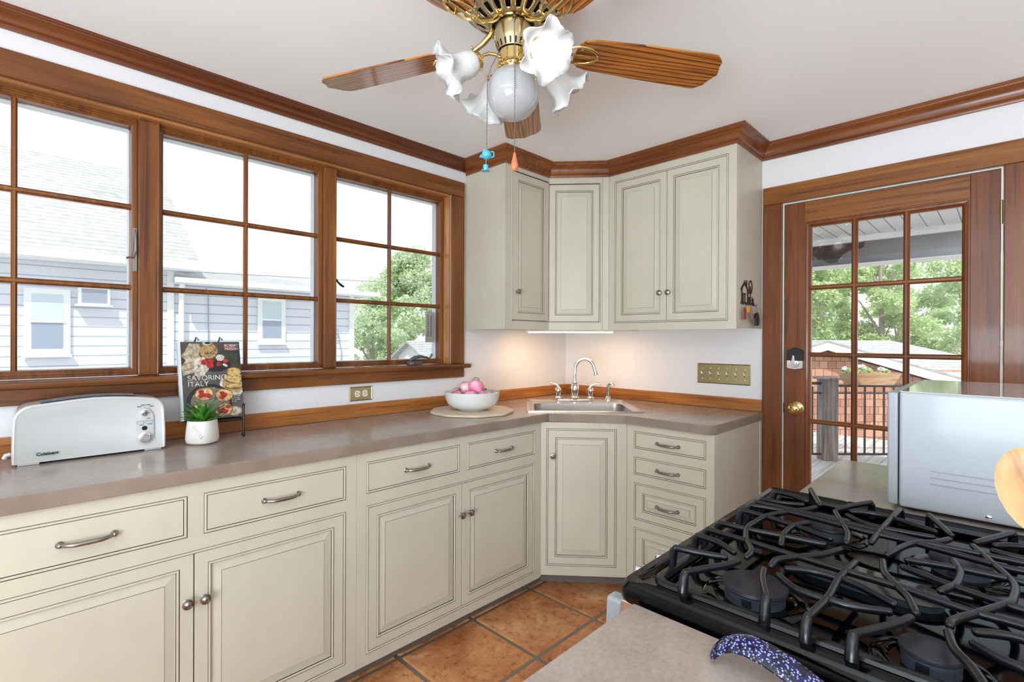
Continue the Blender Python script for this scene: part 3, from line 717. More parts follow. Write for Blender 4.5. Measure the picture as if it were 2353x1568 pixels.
for a in (35, 62, 90, 118, 145):
    r0, r1 = .014, .0185; ca, sa_ = math.cos(R(a)), math.sin(R(a)); b.tube([(xc+r0*ca, onf(.143), .128+r0*sa_), (xc+r1*ca, onf(.146), .128+r1*sa_)], .0006, 5)
for x_, z_, w_ in ((-.020, .1500, .011), (-.010, .1545, .012), (.004, .1550, .013), (.013, .1490, .012), (-.014, .0885, .011), (.009, .0895, .012), (.006, .109, .011)):
    b.box(xc+x_, xc+x_+w_, onf(z_)-.0004, onf(z_)+.001, z_-.0009, z_+.0009)
b.build('panel_lettering', BLACK, to)
text_part('Cuisinart', 'brand_lettering', .0135, BLACK, to, (.058, onf(.030)-.0002+.0008, .026), (R90, 0, 0), sx=1.0, bold=.0004)
b = MB(); b.tube([(.004, .06, .03), (-.006, .06, .028), (-.010, .06, .018)], .006, 8); b.build('cord_stub', WHITE, to, smooth=True)

# succulent in pot
pl = thing('potted_succulent', 'small artificial green succulent in a white ceramic pot before the cookbook', 'plant', (.178, -2.340, CZ), (0, 0, R(38)))
b = MB()
def pr_(rx, ry, z, n=28, ex=2.6):
    P = []
    for k in range(n):
        a = 2*PI*k/n; c_, s_ = math.cos(a), math.sin(a)
        P.append((rx*abs(c_)**(2/ex)*(1 if c_ > 0 else -1), ry*abs(s_)**(2/ex)*(1 if s_ > 0 else -1), z))
    return P
b.rings([pr_(.034, .034, 0), pr_(.047, .045, .006), pr_(.0500, .048, .018), pr_(.049, .047, .040), pr_(.0455, .0445, .070), pr_(.0440, .043, .084), pr_(.0425, .0415, .085), pr_(.040, .039, .080), pr_(.039, .038, .066)], 0, True, False)
b.face([b.vert(p) for p in pr_(.039, .038, .068)], 1)
b.build('pot', [CERAMM, SOIL], pl, smooth=True)
b = MB()
st = [(-.010, .070), (.000, .058), (.010, .045), (.020, .030), (.030, .014)]
def fy(x, z): return -.0465 - .0012
b.tube([(x+.004, fy(x, z)+ (abs(x)/.05)**3*.01, z) for x, z in st], .0008, 5)
for (x, z) in [(-.006, .066), (-.001, .060), (.004, .053), (.009, .047), (.014, .040), (.019, .033), (.024, .026)]:
    for sx_, dz in ((-.013, .000), (.009, .009)):
        b.tube([(x+.004, fy(x, z)+ (abs(x)/.05)**3*.01, z), (x+.004+sx_*.6, fy(x, z)+.0004, z+dz*.7+.001), (x+.004+sx_, fy(x, z)+.001+(abs(x+sx_)/.05)**3*.012, z+dz)], [.0010, .0017, .0004], 5)
b.build('leaf_relief', mat('relief_white', srgb(236, 233, 228), .5), pl, smooth=True)
b = MB(); rnd = random.Random(3)
for k in range(34):
    ring = 0 if k < 7 else (1 if k < 18 else 2)
    a = k*2.39996; tilt = (R(8), R(24), R(44))[ring] + rnd.uniform(-.12, .12); ln = (.092, .084, .066)[ring]*rnd.uniform(.85, 1.1); wd = .0105*rnd.uniform(.85, 1.1)
    bx, by, bz = .006*math.cos(a), .006*math.sin(a), .064
    ce, cf = [], []
    for j in range(7):
        t = j/6; rr_ = ln*t; el = tilt + t*t*.35
        x = rr_*math.sin(el); z = rr_*math.cos(tilt + t*.25)
        w_ = wd*(math.sin(PI*min(1, t*.75+.22))**1.0)*(1-t**5) + .0004
        ce.append((x, z, w_))
    ca, sa_ = math.cos(a), math.sin(a); rows = []
    for x, z, w_ in ce:
        rows.append([(bx+x*ca - w_*sa_, by+x*sa_ + w_*ca, bz+z+.0022), (bx+(x+.0018)*ca, by+(x+.0018)*sa_, bz+z-.0005), (bx+x*ca + w_*sa_, by+x*sa_ - w_*ca, bz+z+.0022), (bx+(x-.0008)*ca, by+(x-.0008)*sa_, bz+z+.0015)])
    b.rings(rows)
b.build('foliage', LEAF, pl, smooth=True)

# cookbook on a black stand
BA = R90 - R(2)
bk_y0, bk_w, bk_h, bk_t = -2.388, .2085, .302, .032
TB = Matrix.Translation((.112, bk_y0, CZ+.0765)) @ Matrix.Rotation(BA, 4, 'Z') @ Matrix.Rotation(R(-15), 4, 'X')
bk = thing('cookbook', 'hardback Savoring Italy cookbook propped on a black stand by the window', 'book'); bk.matrix_world = TB
INK = mat('cover_charcoal', rough=.3, coat=.25)
base(INK, ramp(INK, ntex(INK, mapping(INK, (7, 7, 7)), 1, 3), [(.35, srgb(30, 28, 30)), (.65, srgb(92, 88, 84))]))
b = MB(); b.box(0, bk_w, 0, .003, 0, bk_h); b.build('front_cover', INK, bk)
b = MB(); b.box(0, bk_w, bk_t-.003, bk_t, 0, bk_h); b.build('back_cover', INK, bk)
b = MB(); b.box(.003, bk_w-.004, .0032, bk_t-.0032, .004, bk_h-.004); b.build('pages', mat('page_block', srgb(225, 220, 208), .8), bk)
SPN = mat('spine_cream', srgb(202, 206, 208), .35, coat=.2)
b = MB(); b.prism([(0, 0), (.006, -.0004), (.006, .003), (.003, .003), (.003, bk_t-.003), (0, bk_t), (-.003, bk_t*.8), (-.004, bk_t*.5), (-.003, bk_t*.2)], 0, bk_h, 'z'); b.build('spine', SPN, bk)
def cov(name, pts, m, d): 
    b = MB(); b.prism(pts, -d, -.0001, 'y'); return b.build(name, m, bk)
def U(u, v): return (u*bk_w, (1-v)*bk_h)    # 0..1 across, 0..1 down the cover
def blob(cu, cv, ru, rv, n=22, jig=0, seed=0, rot_=0):
    rn = random.Random(seed); P = []
    for k in range(n):
        a = 2*PI*k/n; j = 1 + rn.uniform(-jig, jig); x = ru*math.cos(a)*j*bk_w; y = rv*math.sin(a)*j*bk_h*1.0
        c_, s_ = math.cos(rot_), math.sin(rot_); px, pz = U(cu, cv); P.append((px + x*c_-y*s_, pz + x*s_+y*c_))
    return [(min(max(x, .0065), bk_w-.001), min(max(z, .001), bk_h-.001)) for x, z in P]
def col(n_, r, g, b_, rough=.35):
    m = mat(n_, srgb(r, g, b_), rough, coat=.2)
    base(m, ramp(m, ntex(m, mapping(m, (55, 55, 55)), 1, 5, .65, .6), [(.34, srgb(r*.52, g*.48, b_*.45)), (.50, srgb(r*.86, g*.84, b_*.82)), (.68, srgb(min(r*1.02, 255), min(g*1.02, 255), min(b_*1.02, 255)))]))
    return m
LIN, TERR, RED, RED2, BRD, BRDD, PAN, CRM, GRN, STP, JAR, WTXT = (col('print_linen', 196, 182, 156), col('print_ochre', 190, 160, 112), col('print_red', 196, 40, 38), col('print_crimson', 160, 30, 40),
    col('print_bread', 222, 190, 120), col('print_crust', 132, 92, 56), col('print_pan', 26, 25, 28), col('print_cream', 226, 218, 205), col('print_green', 56, 70, 50), col('print_stripe', 130, 40, 44), col('print_lead', 70, 72, 76), col('print_white', 240, 238, 232))
cov('cloth_print', [U(.09, .13), U(.17, .02), U(.33, .03), U(.34, .10), U(.40, .13), U(.44, .26), U(.40, .42), U(.28, .47), U(.22, .40), U(.05, .44), U(.03, .32), U(.10, .24), U(.03, .18)], LIN, .0004)
cov('cloth_print', [U(.24, .22), U(.40, .20), U(.46, .36), U(.38, .44), U(.22, .44)], CRM, .0006)
for u0, v0, u1, v1 in ((.26, .03, .29, .12), (.22, .40, .42, .22), (.05, .38, .20, .34), (.05, .30, .16, .27), (.33, .06, .45, .05)):
    (xa, za), (xb, zb_) = U(u0, v0), U(u1, v1); b = MB(); b.tube([(xa, -.0006, za), (xb, -.0006, zb_)], .0008, 5); b.build('cloth_stripe', STP, bk)
cov('bowl_print', blob(.48, .15, .165, .115, seed=1), JAR, .0004); cov('jug_print', blob(.47, .12, .15, .105, seed=2, jig=.02), TERR, .0008)
cov('jug_print', blob(.46, .02, .085, .025), CRM, .0010); cov('jug_mouth_print', blob(.46, .018, .05, .014), PAN, .0012)
cov('herb_print', blob(.82, .20, .13, .09, 40, .25, 5), GRN, .0004)
cov('tray_print', blob(.58, .30, .26, .10), PAN, .0003)
for k, (u, v, r_) in enumerate(((.39, .27, .055), (.50, .255, .05), (.48, .315, .06), (.63, .30, .045), (.74, .26, .04), (.86, .095, .05), (.76, .065, .04))):
    cov('tomato_print', blob(u, v, r_, r_*.62, 20, .02, k), RED, .0008+.0002*(k % 3))
cov('garlic_print', blob(.655, .215, .075, .045, 18, .12, 9), CRM, .0010)
cov('garlic_print', blob(.73, .315, .05, .016, 14, .1, 10, -.5), CRM, .0012)
cov('plate_print', blob(.86, .57, .24, .15), CRM, .0003); cov('plate_print', blob(.86, .57, .20, .12), TERR, .0005)
cov('crust_print', blob(.86, .41, .135, .065, 20, .05, 21), BRDD, .0007); cov('bread_print', blob(.87, .41, .12, .055, 20, .05, 21), BRD, .0009)
cov('crust_print', blob(.78, .50, .12, .045, 20, .08, 22, -.6), BRDD, .0009); cov('bread_print', blob(.79, .495, .10, .034, 20, .08, 22, -.6), BRD, .0011)
cov('bread_print', blob(.90, .51, .085, .045, 20, .06, 23), BRD, .0013); cov('crust_print', blob(.86, .60, .15, .04, 20, .08, 24), BRDD, .0010); cov('bread_print', blob(.86, .595, .13, .028, 20, .08, 24), BRD, .0012)
cov('pan_print', blob(.44, .79, .37, .235, 34), PAN, .0006); cov('pan_inner_print', blob(.45, .79, .31, .195, 34), col('print_grease', 128, 126, 120), .0008)
for k, (u, v, a_) in enumerate(((.36, .68, .3), (.68, .71, -.1), (.66, .90, .5), (.28, .88, .4))):
    cov('toast_print', blob(u, v, .155, .088, 22, .06, 30+k, a_), BRDD, .0010); cov('toast_print', blob(u, v, .14, .076, 22, .06, 30+k, a_), BRD, .0012)
    for j in range(6):
        rn = random.Random(k*7+j); cov('topping_print', blob(u+rn.uniform(-.08, .08), v+rn.uniform(-.035, .035), .045, .026, 14, .12, k*9+j), RED if j % 2 else RED2, .0014+.0001*j)
cov('sauce_dish_print', blob(.84, .925, .125, .06), LIN, .0008); cov('sauce_print', blob(.84, .920, .10, .045), CRM, .0010)
def ctext(s_, name, size, u, v, sx=1.0, d=.0016, al='LEFT', m=None, shear=0, bold=0): return text_part(s_, name, size, m or WTXT, bk, (u*bk_w, -d, (1-v)*bk_h), (R90, 0, 0), .0002, sx, al, shear, bold)
ctext('SAVORING', 'title_lettering', .0275, .105, .505, .97, .0030); ctext('ITALY', 'title_lettering', .0275, .105, .580, .97, .0030)
ctext('ROBERT', 'author_lettering', .0150, .975, .070, .9, .0030, 'RIGHT'); ctext('FRESON', 'author_lettering', .0150, .975, .115, .9, .0030, 'RIGHT')
ctext('OLIO', 'jug_lettering', .0150, .395, .165, .95, .0020, m=BLACK)
for k, s_ in enumerate(('A celebration', 'of the food,', 'landscape,', 'and people', 'of Italy')): ctext(s_, 'blurb_lettering', .0082, .795, .715+.0235*k, .85, .0030, shear=.2)
sm = mat('spine_ink', srgb(72, 88, 100), .4)
text_part('SAVORING ITALY', 'spine_lettering', .0170, sm, bk, (-.0045, bk_t*.30, bk_h*.69), (0, R90, R(-90)), .0002, 1.0)
text_part('FRESON', 'spine_lettering', .0110, sm, bk, (-.0045, bk_t*.35, bk_h*.93), (0, R90, R(-90)), .0002, .9)

sd_ = thing('book_stand', 'black wire book stand with ball feet holding the cookbook', 'stand', (.112, bk_y0, CZ), (0, 0, BA))
b = MB()
for x in (.030, .198):
    b.tube([(x, -.024, .007), (x, -.024, .085), (x, -.024, .120)], .0045, 8); b.sphere((x, -.024, .0075), .0075, 12, 8); b.sphere((x, -.024, .124), .0055, 10, 6)
    b.tube([(x, -.024, .068), (x, .038, .068)], .004, 8); 
b.tube([(.030, -.024, .068), (.198, -.024, .068)], .0042, 8); b.tube([(.030, .035, .068), (.198, .035, .068)], .004, 8)
b.build('shelf_frame', BLACK, sd_, smooth=True)
b = MB()
for x in (.062, .145):
    z1_ = .386; b.tube([(x, .038, .068), (x, .038+ (z1_-.068)*.268, z1_-.02), (x+.006, .040+(z1_-.068)*.268, z1_), (x+.014, .038+(z1_-.068)*.268, z1_-.012)], .0035, 8)
b.tube([(.062, .075, .20), (.145, .075, .20)], .0035, 8)
b.build('back_support', BLACK, sd_, smooth=True)
b = MB(); b.tube([(.104, .076, .20), (.104, .060, .10), (.104, .070, .010)], .0035, 8); b.sphere((.104, .070, .0075), .0075, 10, 6); b.build('rear_leg', BLACK, sd_, smooth=True)

# bowl of peaches on a board
BX, BY = .2560, -1.1120
bd = MB()
P = []
for k in range(64):
    a = 2*PI*k/64; r = .216*(1+.022*math.sin(9*a+.6)); P.append((r*math.cos(a), r*math.sin(a)))
bd.prism(P, 0, .0125)
o = bd.build('serving_board', BOARD, bevel=.004, seg=3); o.location = (BX, BY, CZ); tag(o, 'round scalloped pale wooden serving board under the fruit bowl', 'board')
bw = MB(); bw.lathe([(.070, 0), (.072, .003), (.078, .006), (.100, .011), (.128, .032), (.141, .060), (.1455, .094), (.1440, .096), (.1415, .094), (.137, .062), (.122, .036), (.090, .018), (.002, .014)], 56)
o = bw.build('fruit_bowl', CERAM, smooth=True); o.location = (BX, BY, CZ+.0127); tag(o, 'white ceramic bowl holding decorative peaches on the counter', 'bowl')
def peach(loc, r, rz, label, leaf=True, tilt=(0, 0)):
    p = thing('peach', label, 'fruit', loc, (tilt[0], tilt[1], rz), 'decorative peaches in the bowl')
    b = MB(); rs = []; n = 26
    for j in range(13):
        a = -PI/2 + PI*j/12; row = []
        for i in range(n):
            t = 2*PI*i/n; rr = r*math.cos(a); cre = 1 - .10*math.exp(-(((t+PI) % (2*PI) - PI)/.30)**2); dip = 1 - .16*math.exp(-((a-PI/2)/.35)**2)
            row.append((max(rr, .0008)*math.cos(t)*cre, max(rr, .0008)*math.sin(t), r*.96*math.sin(a)*dip))
        rs.append(row)
    b.rings(rs); b.build('flesh', PEACH, p, smooth=True)
    if leaf:
        b = MB(); rows = []
        for j in range(7):
            t = j/6; w_ = .012*math.sin(PI*(t*.92+.04)); x = .006+.040*t; z = r*.80+.012*math.sin(PI*t)-.016*t*t
            rows.append([(x, -w_, z), (x, 0, z-.003), (x, w_, z), (x, 0, z+.0012)])
        b.rings(rows); b.build('leaf', LEAF, p, smooth=True)
    return p
bz = CZ+.0127
def cf(lat, dep): # camera-frame offsets around the bowl
    return BX + lat*.713 - dep*.70, BY + lat*.70 + dep*.713
def pk(lat, dep, z, r, rz, lab, leaf=True, tilt=(0,0)): 
    x, y = cf(lat, dep); peach((x, y, bz+z), r, rz, lab, leaf, tilt)
pk(.022, -.005, .118, .044, R(200), 'large pink peach with a green leaf, topmost right in the bowl', True, (R(10), R(-35)))
pk(-.032, .030, .108, .042, R(0), 'pale pink peach at the top behind the leafy one', False)
pk(-.078, -.030, .070, .036, R(250), 'pink peach with an upright leaf at the left rim of the bowl', True, (0, R(-50)))
pk(-.058, .058, .074, .037, R(60), 'small pale peach showing at the back left of the bowl', False)
pk(-.004, -.072, .072, .040, R(10), 'pale peach at the front middle of the bowl', False)
pk(.066, -.050, .070, .037, R(120), 'pink peach at the right inside the bowl rim with small leaf', True, (0, R(-30)))
pk(.060, .050, .062, .040, R(120), 'peach low at the back right of the bowl', False)

# ---- outlet and switch plate
ol = thing('wall_outlet', 'brass duplex outlet plate on the window wall above the counter', 'outlet', (.0005, -1.6137, 1.0292), (0, 0, R90))
b = MB(); b.frame(-.0615, .0615, -.0355, .0355, [(0, 0), (.001, .004), (.004, .0055), (.006, .004)], [0, 0, 0], fill=0); b.build('plate', BRASSP, ol)
for x in (-.020, .020):
    b = MB(); P = []
    for k in range(20):
        a = 2*PI*k/20; P.append((x+max(-.0135, min(.0135, .0165*math.cos(a))), .0165*math.sin(a)))
    b.prism(P, -.0062, -.002, 'y'); o = b.build('receptacle', mat('ivory', srgb(225, 215, 195), .4), ol)
    b = MB(); b.box(x-.008, x+.001, -.0066, -.006, .0045, .0070); b.box(x-.008, x+.001, -.0066, -.006, -.0070, -.0045); b.lathe([(.0024, 0), (.0024, .0005)], 10, (x+.0075, -.0062, 0), '-y'); b.build('slot', BLACK, o)
b = MB(); b.lathe([(.003, 0), (.0028, .0012), (.001, .0018)], 12, (0, -.0042, 0), '-y'); b.build('screw', BRASS, ol)
sw = thing('light_switch', 'wide brass six-gang toggle switch plate on the wall beside the door', 'switch', (1.1257, -.0005, 1.1080))
b = MB(); b.frame(-.1485, .1485, -.0575, .0575, [(0, 0), (.001, .004), (.004, .006), (.006, .0045)], [0, 0, 0], fill=0); b.build('plate', BRASSP, sw)
for k in range(6):
    x = -.1185 + .0474*k
    b = MB(); b.box(x-.005, x+.005, -.0052, -.004, -.012, .012, 1); up = 1
    b.prism([(-.004, -.009), (-.017, .006), (-.017, .012), (-.004, .004)], x-.0042, x+.0042, 'x', 0)
    b.build('toggle', [mat('toggle_ivory', srgb(222, 214, 200), .3) if k == 0 else bpy.data.materials['toggle_ivory'], DARK], sw, bevel=.0008)
    for z in (-.030, .030):
        b = MB(); b.lathe([(.0036, 0), (.0034, .0012), (.0012, .0020)], 12, (x, -.0046, z), '-y'); b.build('screw', BRASS, sw, smooth=True)

# ---- key rack and keys on the cabinet side (plane x = 1.3295; local x -> world y)
KX = 1.3300
kr = thing('key_rack', 'dark metal house-and-tree silhouette key rack on the wall cabinet side', 'key rack', (KX, -.304, 1.478), (0, 0, R90))
KM = mat('rack_bronze', srgb(48, 34, 26), .5)
b = MB(); t = -.003
def kbx(x0, x1, z0, z1): b.box(x0, x1, t, 0, z0, z1)
kbx(0, .188, 0, .012); kbx(.008, .018, .012, .080); kbx(.086, .100, .012, .074)
b.prism([(-.002, .074), (.046, .112), (.052, .112), (.106, .072), (.100, .064), (.050, .100), (.004, .066)], t, 0, 'y')
kbx(.070, .082, .092, .122); kbx(.046, .050, .108, .120)
kbx(.026, .034, .012, .050); kbx(.050, .058, .012, .054); kbx(.018, .062, .048, .055)
for x in (.104, .114, .124): b.prism([(x, .012), (x+.007, .012), (x+.007, .032), (x+.0035, .040), (x, .032)], t, 0, 'y')
kbx(.126, .132, .012, .064)
b.tube([(.129+.026*math.sin(a)*(.9 if math.cos(a) > 0 else .75), t/2, .090+.034*math.cos(a)) for a in [2*PI*k/16 for k in range(17)]], .0032, 6); kbx(.126, .132, .060, .096)
kbx(.152, .158, .004, .042); kbx(.146, .172, .020, .028); kbx(.168, .173, .012, .034)
b.build('silhouette', KM, kr)
for x in (.018, .060, .105, .150, .184):
    b = MB(); b.tube([(x, -.002, .004), (x, -.010, -.006), (x, -.014, 0.0), (x, -.014, .006)], .0016, 6); b.build('hook', KM, kr)
def ring(b, x, z, r=.009): b.tube([(x+r*math.cos(a), -.012, z+r*math.sin(a)) for a in [2*PI*k/14 for k in range(15)]], .0009, 5)
def keyset(x, z, label, build):
    o = thing('key_set', label, 'keys', (KX, -.304+x, 1.478+z), (0, 0, R90), 'keys on the rack'); build(o); return o
def k1(o):
    b = MB(); ring(b, 0, -.010); b.build('ring', STEEL, o)
    b = MB(); b.box(-.016, .014, -.016, -.010, -.078, -.020); b.build('tag', mat('red_tag', srgb(150, 18, 28), .3), o, bevel=.003)
def k2(o):
    b = MB(); ring(b, 0, -.010); b.build('ring', STEEL, o)
    b = MB(); b.lathe([(.0175, -.0015), (.0175, .0015)], 20, (.004, -.016, -.026), '-y'); b.build('key_head', mat('yellow_plastic', srgb(238, 180, 20), .35), o)
    b = MB(); b.prism([(.002, -.042), (.010, -.042), (.020, -.078), (.014, -.080)], -.0175, -.0155, 'y'); b.build('key_blade', BRASS, o)
def k3(o):
    b = MB(); ring(b, 0, -.010); b.build('ring', STEEL, o)
    b = MB(); b.prism([(-.006, -.014), (.006, -.014), (.018, -.070), (.008, -.074)], -.0165, -.0150, 'y'); b.build('strap', mat('pink_strap', srgb(190, 96, 150), .5), o)
    b = MB(); b.prism([(-.016, -.018), (-.008, -.018), (-.006, -.088), (-.012, -.094), (-.020, -.086)], -.0150, -.0130, 'y'); b.build('key_blade', PEWTER, o)
def k4(o):
    b = MB(); ring(b, 0, -.012, .012); b.build('ring', BRASS, o)
    b = MB(); b.prism([(-.022, -.034), (.000, -.028), (.018, -.046), (.022, -.080), (.014, -.094), (-.002, -.098), (.002, -.070), (-.010, -.062), (-.014, -.098), (-.030, -.096), (-.034, -.060)], -.022, -.010, 'y'); b.build('fob', BPLAS, o, bevel=.002)
    b = MB(); b.prism([(-.040, -.060), (-.032, -.060), (-.036, -.110), (-.044, -.108)], -.0150, -.0130, 'y'); b.build('key_blade', PEWTER, o)
keyset(.018, 0, 'red key tag at the left end of the key rack', k1); keyset(.060, 0, 'key with round yellow head on the key rack', k2)
keyset(.105, 0, 'keys on a pink strap in the middle of the rack', k3); keyset(.184, -.008, 'black car key fob at the right end of the rack', k4)

# ---- thermometer outside the right window
th = thing('outdoor_thermometer', 'white outdoor thermometer fixed outside the right window glass', 'thermometer', (-.118, -1.1135, 1.368), (0, 0, R90))
b = MB(); b.box(-.030, .030, 0, .004, -.088, .088); b.build('backplate', mat('therm_white', srgb(215, 218, 212), .5), th, bevel=.001)
b = MB(); b.tube([(.006, -.003, -.055), (.006, -.003, .066)], .0022, 8); b.build('tube', mat('therm_tube', srgb(170, 100, 95), .2), th)
b = MB()
for k in range(12): b.box(-.018, -.006, -.0006, .0002, -.052+.0105*k, -.048+.0105*k); b.box(.012, .017, -.0006, .0002, -.051+.0105*k, -.0495+.0105*k)
b.build('scale_marks', BPLAS, th)

# ============================================================ CEILING FAN
HX, HY = 1.2523, -1.8278
fan = thing('ceiling_fan', 'brass ceiling fan with oak blades, four ruffled glass lamp shades and a milk glass globe', 'ceiling fan', (HX, HY, 0), (0, 0, YAW))
# local frame: x = right of the camera, y = away from the camera
b = MB(); b.lathe([(.075, ZC-.001), (.080, ZC-.010), (.130, ZC-.022), (.150, ZC-.040), (.152, ZC-.075), (.146, ZC-.088)], 48); b.build('motor_housing', BRASSD, fan, smooth=True)
b = MB()
def dish(r): 
    t = (r-.060)/(.148-.060); return 2.190 + .062*t**1.8
rs = [.060, .070, .082, .095, .108, .121, .134, .148]; n = 80
I = [[b.vert((r*math.cos(2*PI*k/n), r*math.sin(2*PI*k/n), dish(r))) for k in range(n)] for r in rs]
for j in range(len(rs)-1):
    for k in range(n):
        if j in (2, 3, 5) and k % 4 in (1, 2): continue
        b.face((I[j][k], I[j][(k+1) % n], I[j+1][(k+1) % n], I[j+1][k]))
o = b.build('vent_dish', BRASSD, fan, smooth=True, fixn=False); md = o.modifiers.new('s', 'SOLIDIFY'); md.thickness = .004
b = MB(); b.lathe([(.001, 2.222), (.100, 2.226), (.135, 2.245), (.140, 2.262), (.001, 2.263)], 40, caps=False); b.build('motor_core', BPLAS, fan, smooth=True)
b = MB(); b.lathe([(.030, 2.211), (.047, 2.210), (.0525, 2.204), (.0535, 2.150), (.0505, 2.140)], 40, caps=False); b.build('switch_housing', BRASSD, fan, smooth=True)
b = MB(); n = 60; I = [[b.vert((r*math.cos(2*PI*k/n), r*math.sin(2*PI*k/n), z)) for k in range(n)] for r, z in ((.0505, 2.140), (.0500, 2.137), (.0445, 2.122), (.0440, 2.119))]
for j in range(3):
    for k in range(n):
        if j == 1 and k % 3 == 1: continue
        b.face((I[j][k], I[j][(k+1) % n], I[j+1][(k+1) % n], I[j+1][k]))
b.build('slotted_band', BRASSD, fan, smooth=True)
b = MB(); b.lathe([(.047, 2.141), (.041, 2.121)], 30); b.build('band_core', BPLAS, fan)
b = MB(); b.lathe([(.040, 2.1185), (.040, 2.086), (.046, 2.083), (.047, 2.079), (.041, 2.077), (.040, 2.070), (.036, 2.066)], 36)
for k in range(18):
    a = 2*PI*k/18; b.sphere((.041*math.cos(a), .041*math.sin(a), 2.072), .0048, 8, 6, sc=(1, 1, .8))
b.build('light_fitter', BRASS, fan, smooth=True)
b = MB(); b.sphere((0, 0, 2.001), .0755, 40, 26); b.build('globe', GLOBE, fan, smooth=True)
# blades
OAKB = mat('oak_blade', rough=.25, coat=.5)
_v = mapping(OAKB, (1.3, 12, 12)); _w = N(OAKB, 'ShaderNodeTexWave', bands_direction='Y', wave_profile='SAW'); L(OAKB, _v, _w.inputs['Vector'])
_w.inputs['Scale'].default_value = 1.7; _w.inputs['Distortion'].default_value = 5.5; _w.inputs['Detail'].default_value = 2; _w.inputs['Detail Scale'].default_value = .8
_g = ntex(OAKB, mapping(OAKB, (6, 140, 140)), 1, 3)
_c = ramp(OAKB, _w.outputs['Fac'], [(.0, (.050, .012, .003, 1)), (.16, (.16, .042, .006, 1)), (.34, (.40, .130, .016, 1)), (1, (.50, .180, .024, 1))])
base(OAKB, mix(OAKB, .7, _c, ramp(OAKB, _g, [(.38, (.35, .28, .22, 1)), (.52, (1, 1, 1, 1))]), 'MULTIPLY'))
for k in range(5):
    wa = R(130.5 + 72*k) - YAW
    T = Matrix.Rotation(wa, 4, 'Z')
    tilt = Matrix.Rotation(R(-11), 4, 'X')
    out = []
    def yw(x): return .052 + (.066-.052)*min(1, (x-.20)/.2)
    for j in range(8): 
        a = R(90 + 90*j/7 ); out.append((.235+.045*math.cos(a)*1.0, .0+ (.050)*math.sin(a)))
    out = [(x, y) for x, y in out if y > 0.004]
    up = [(.190, .018), (.196, .038), (.212, .052), (.240, .059), (.40, .068), (.60, .074), (.625, .073), (.640, .062), (.652, .050), (.655, .034), (.663, .016)]
    pts = up + [(.670, 0)] + [(x, -y) for x, y in up[::-1]]
    bb = MB(Matrix.Translation((0, 0, 2.144)) @ tilt); bb.prism(pts, -.003, .003, 'z')
    o = bb.build('blade', OAKB, fan, bevel=.0012); o.rotation_euler = (0, 0, wa)
    bb = MB(Matrix.Translation((0, 0, 2.144)) @ tilt)
    pl_ = [(.165, .010), (.185, .026), (.215, .034), (.245, .028), (.262, .010), (.258, 0)]
    loop = [(.208+.052*math.cos(t), .032*math.sin(t)*(1-.10*math.cos(t))) for t in [2*PI*q/28+.01 for q in range(28)]]
    bb.tube([(x, y, -.0065) for x, y in loop] + [(loop[0][0], loop[0][1], -.0065)], .0042, 8)
    bb.tube([(.160, 0, -.0065), (.262, 0, -.0065)], .0040, 8)
    for x, y in ((.20, .028), (.20, -.028), (.255, 0)): bb.lathe([(.005, -.012), (.005, -.0035)], 10, (x, y, 0))
    i_ = bb.build('blade_iron', BRASS, fan, smooth=True); i_.rotation_euler = (0, 0, wa)
    bb = MB(); bb.tube([(.064, 0, 2.196), (.075, 0, 2.180), (.095, 0, 2.164), (.118, 0, 2.152), (.140, 0, 2.140), (.166, 0, 2.138)], [.009, .009, .0085, .008, .0075, .006], 12)
    bb.box(.056, .072, -.016, .016, 2.190, 2.204)
    for y in (-.010, .010): bb.sphere((.064, y, 2.190), .004, 8, 6)
    i2 = bb.build('blade_arm', BRASS, fan, smooth=True); i2.rotation_euler = (0, 0, wa)
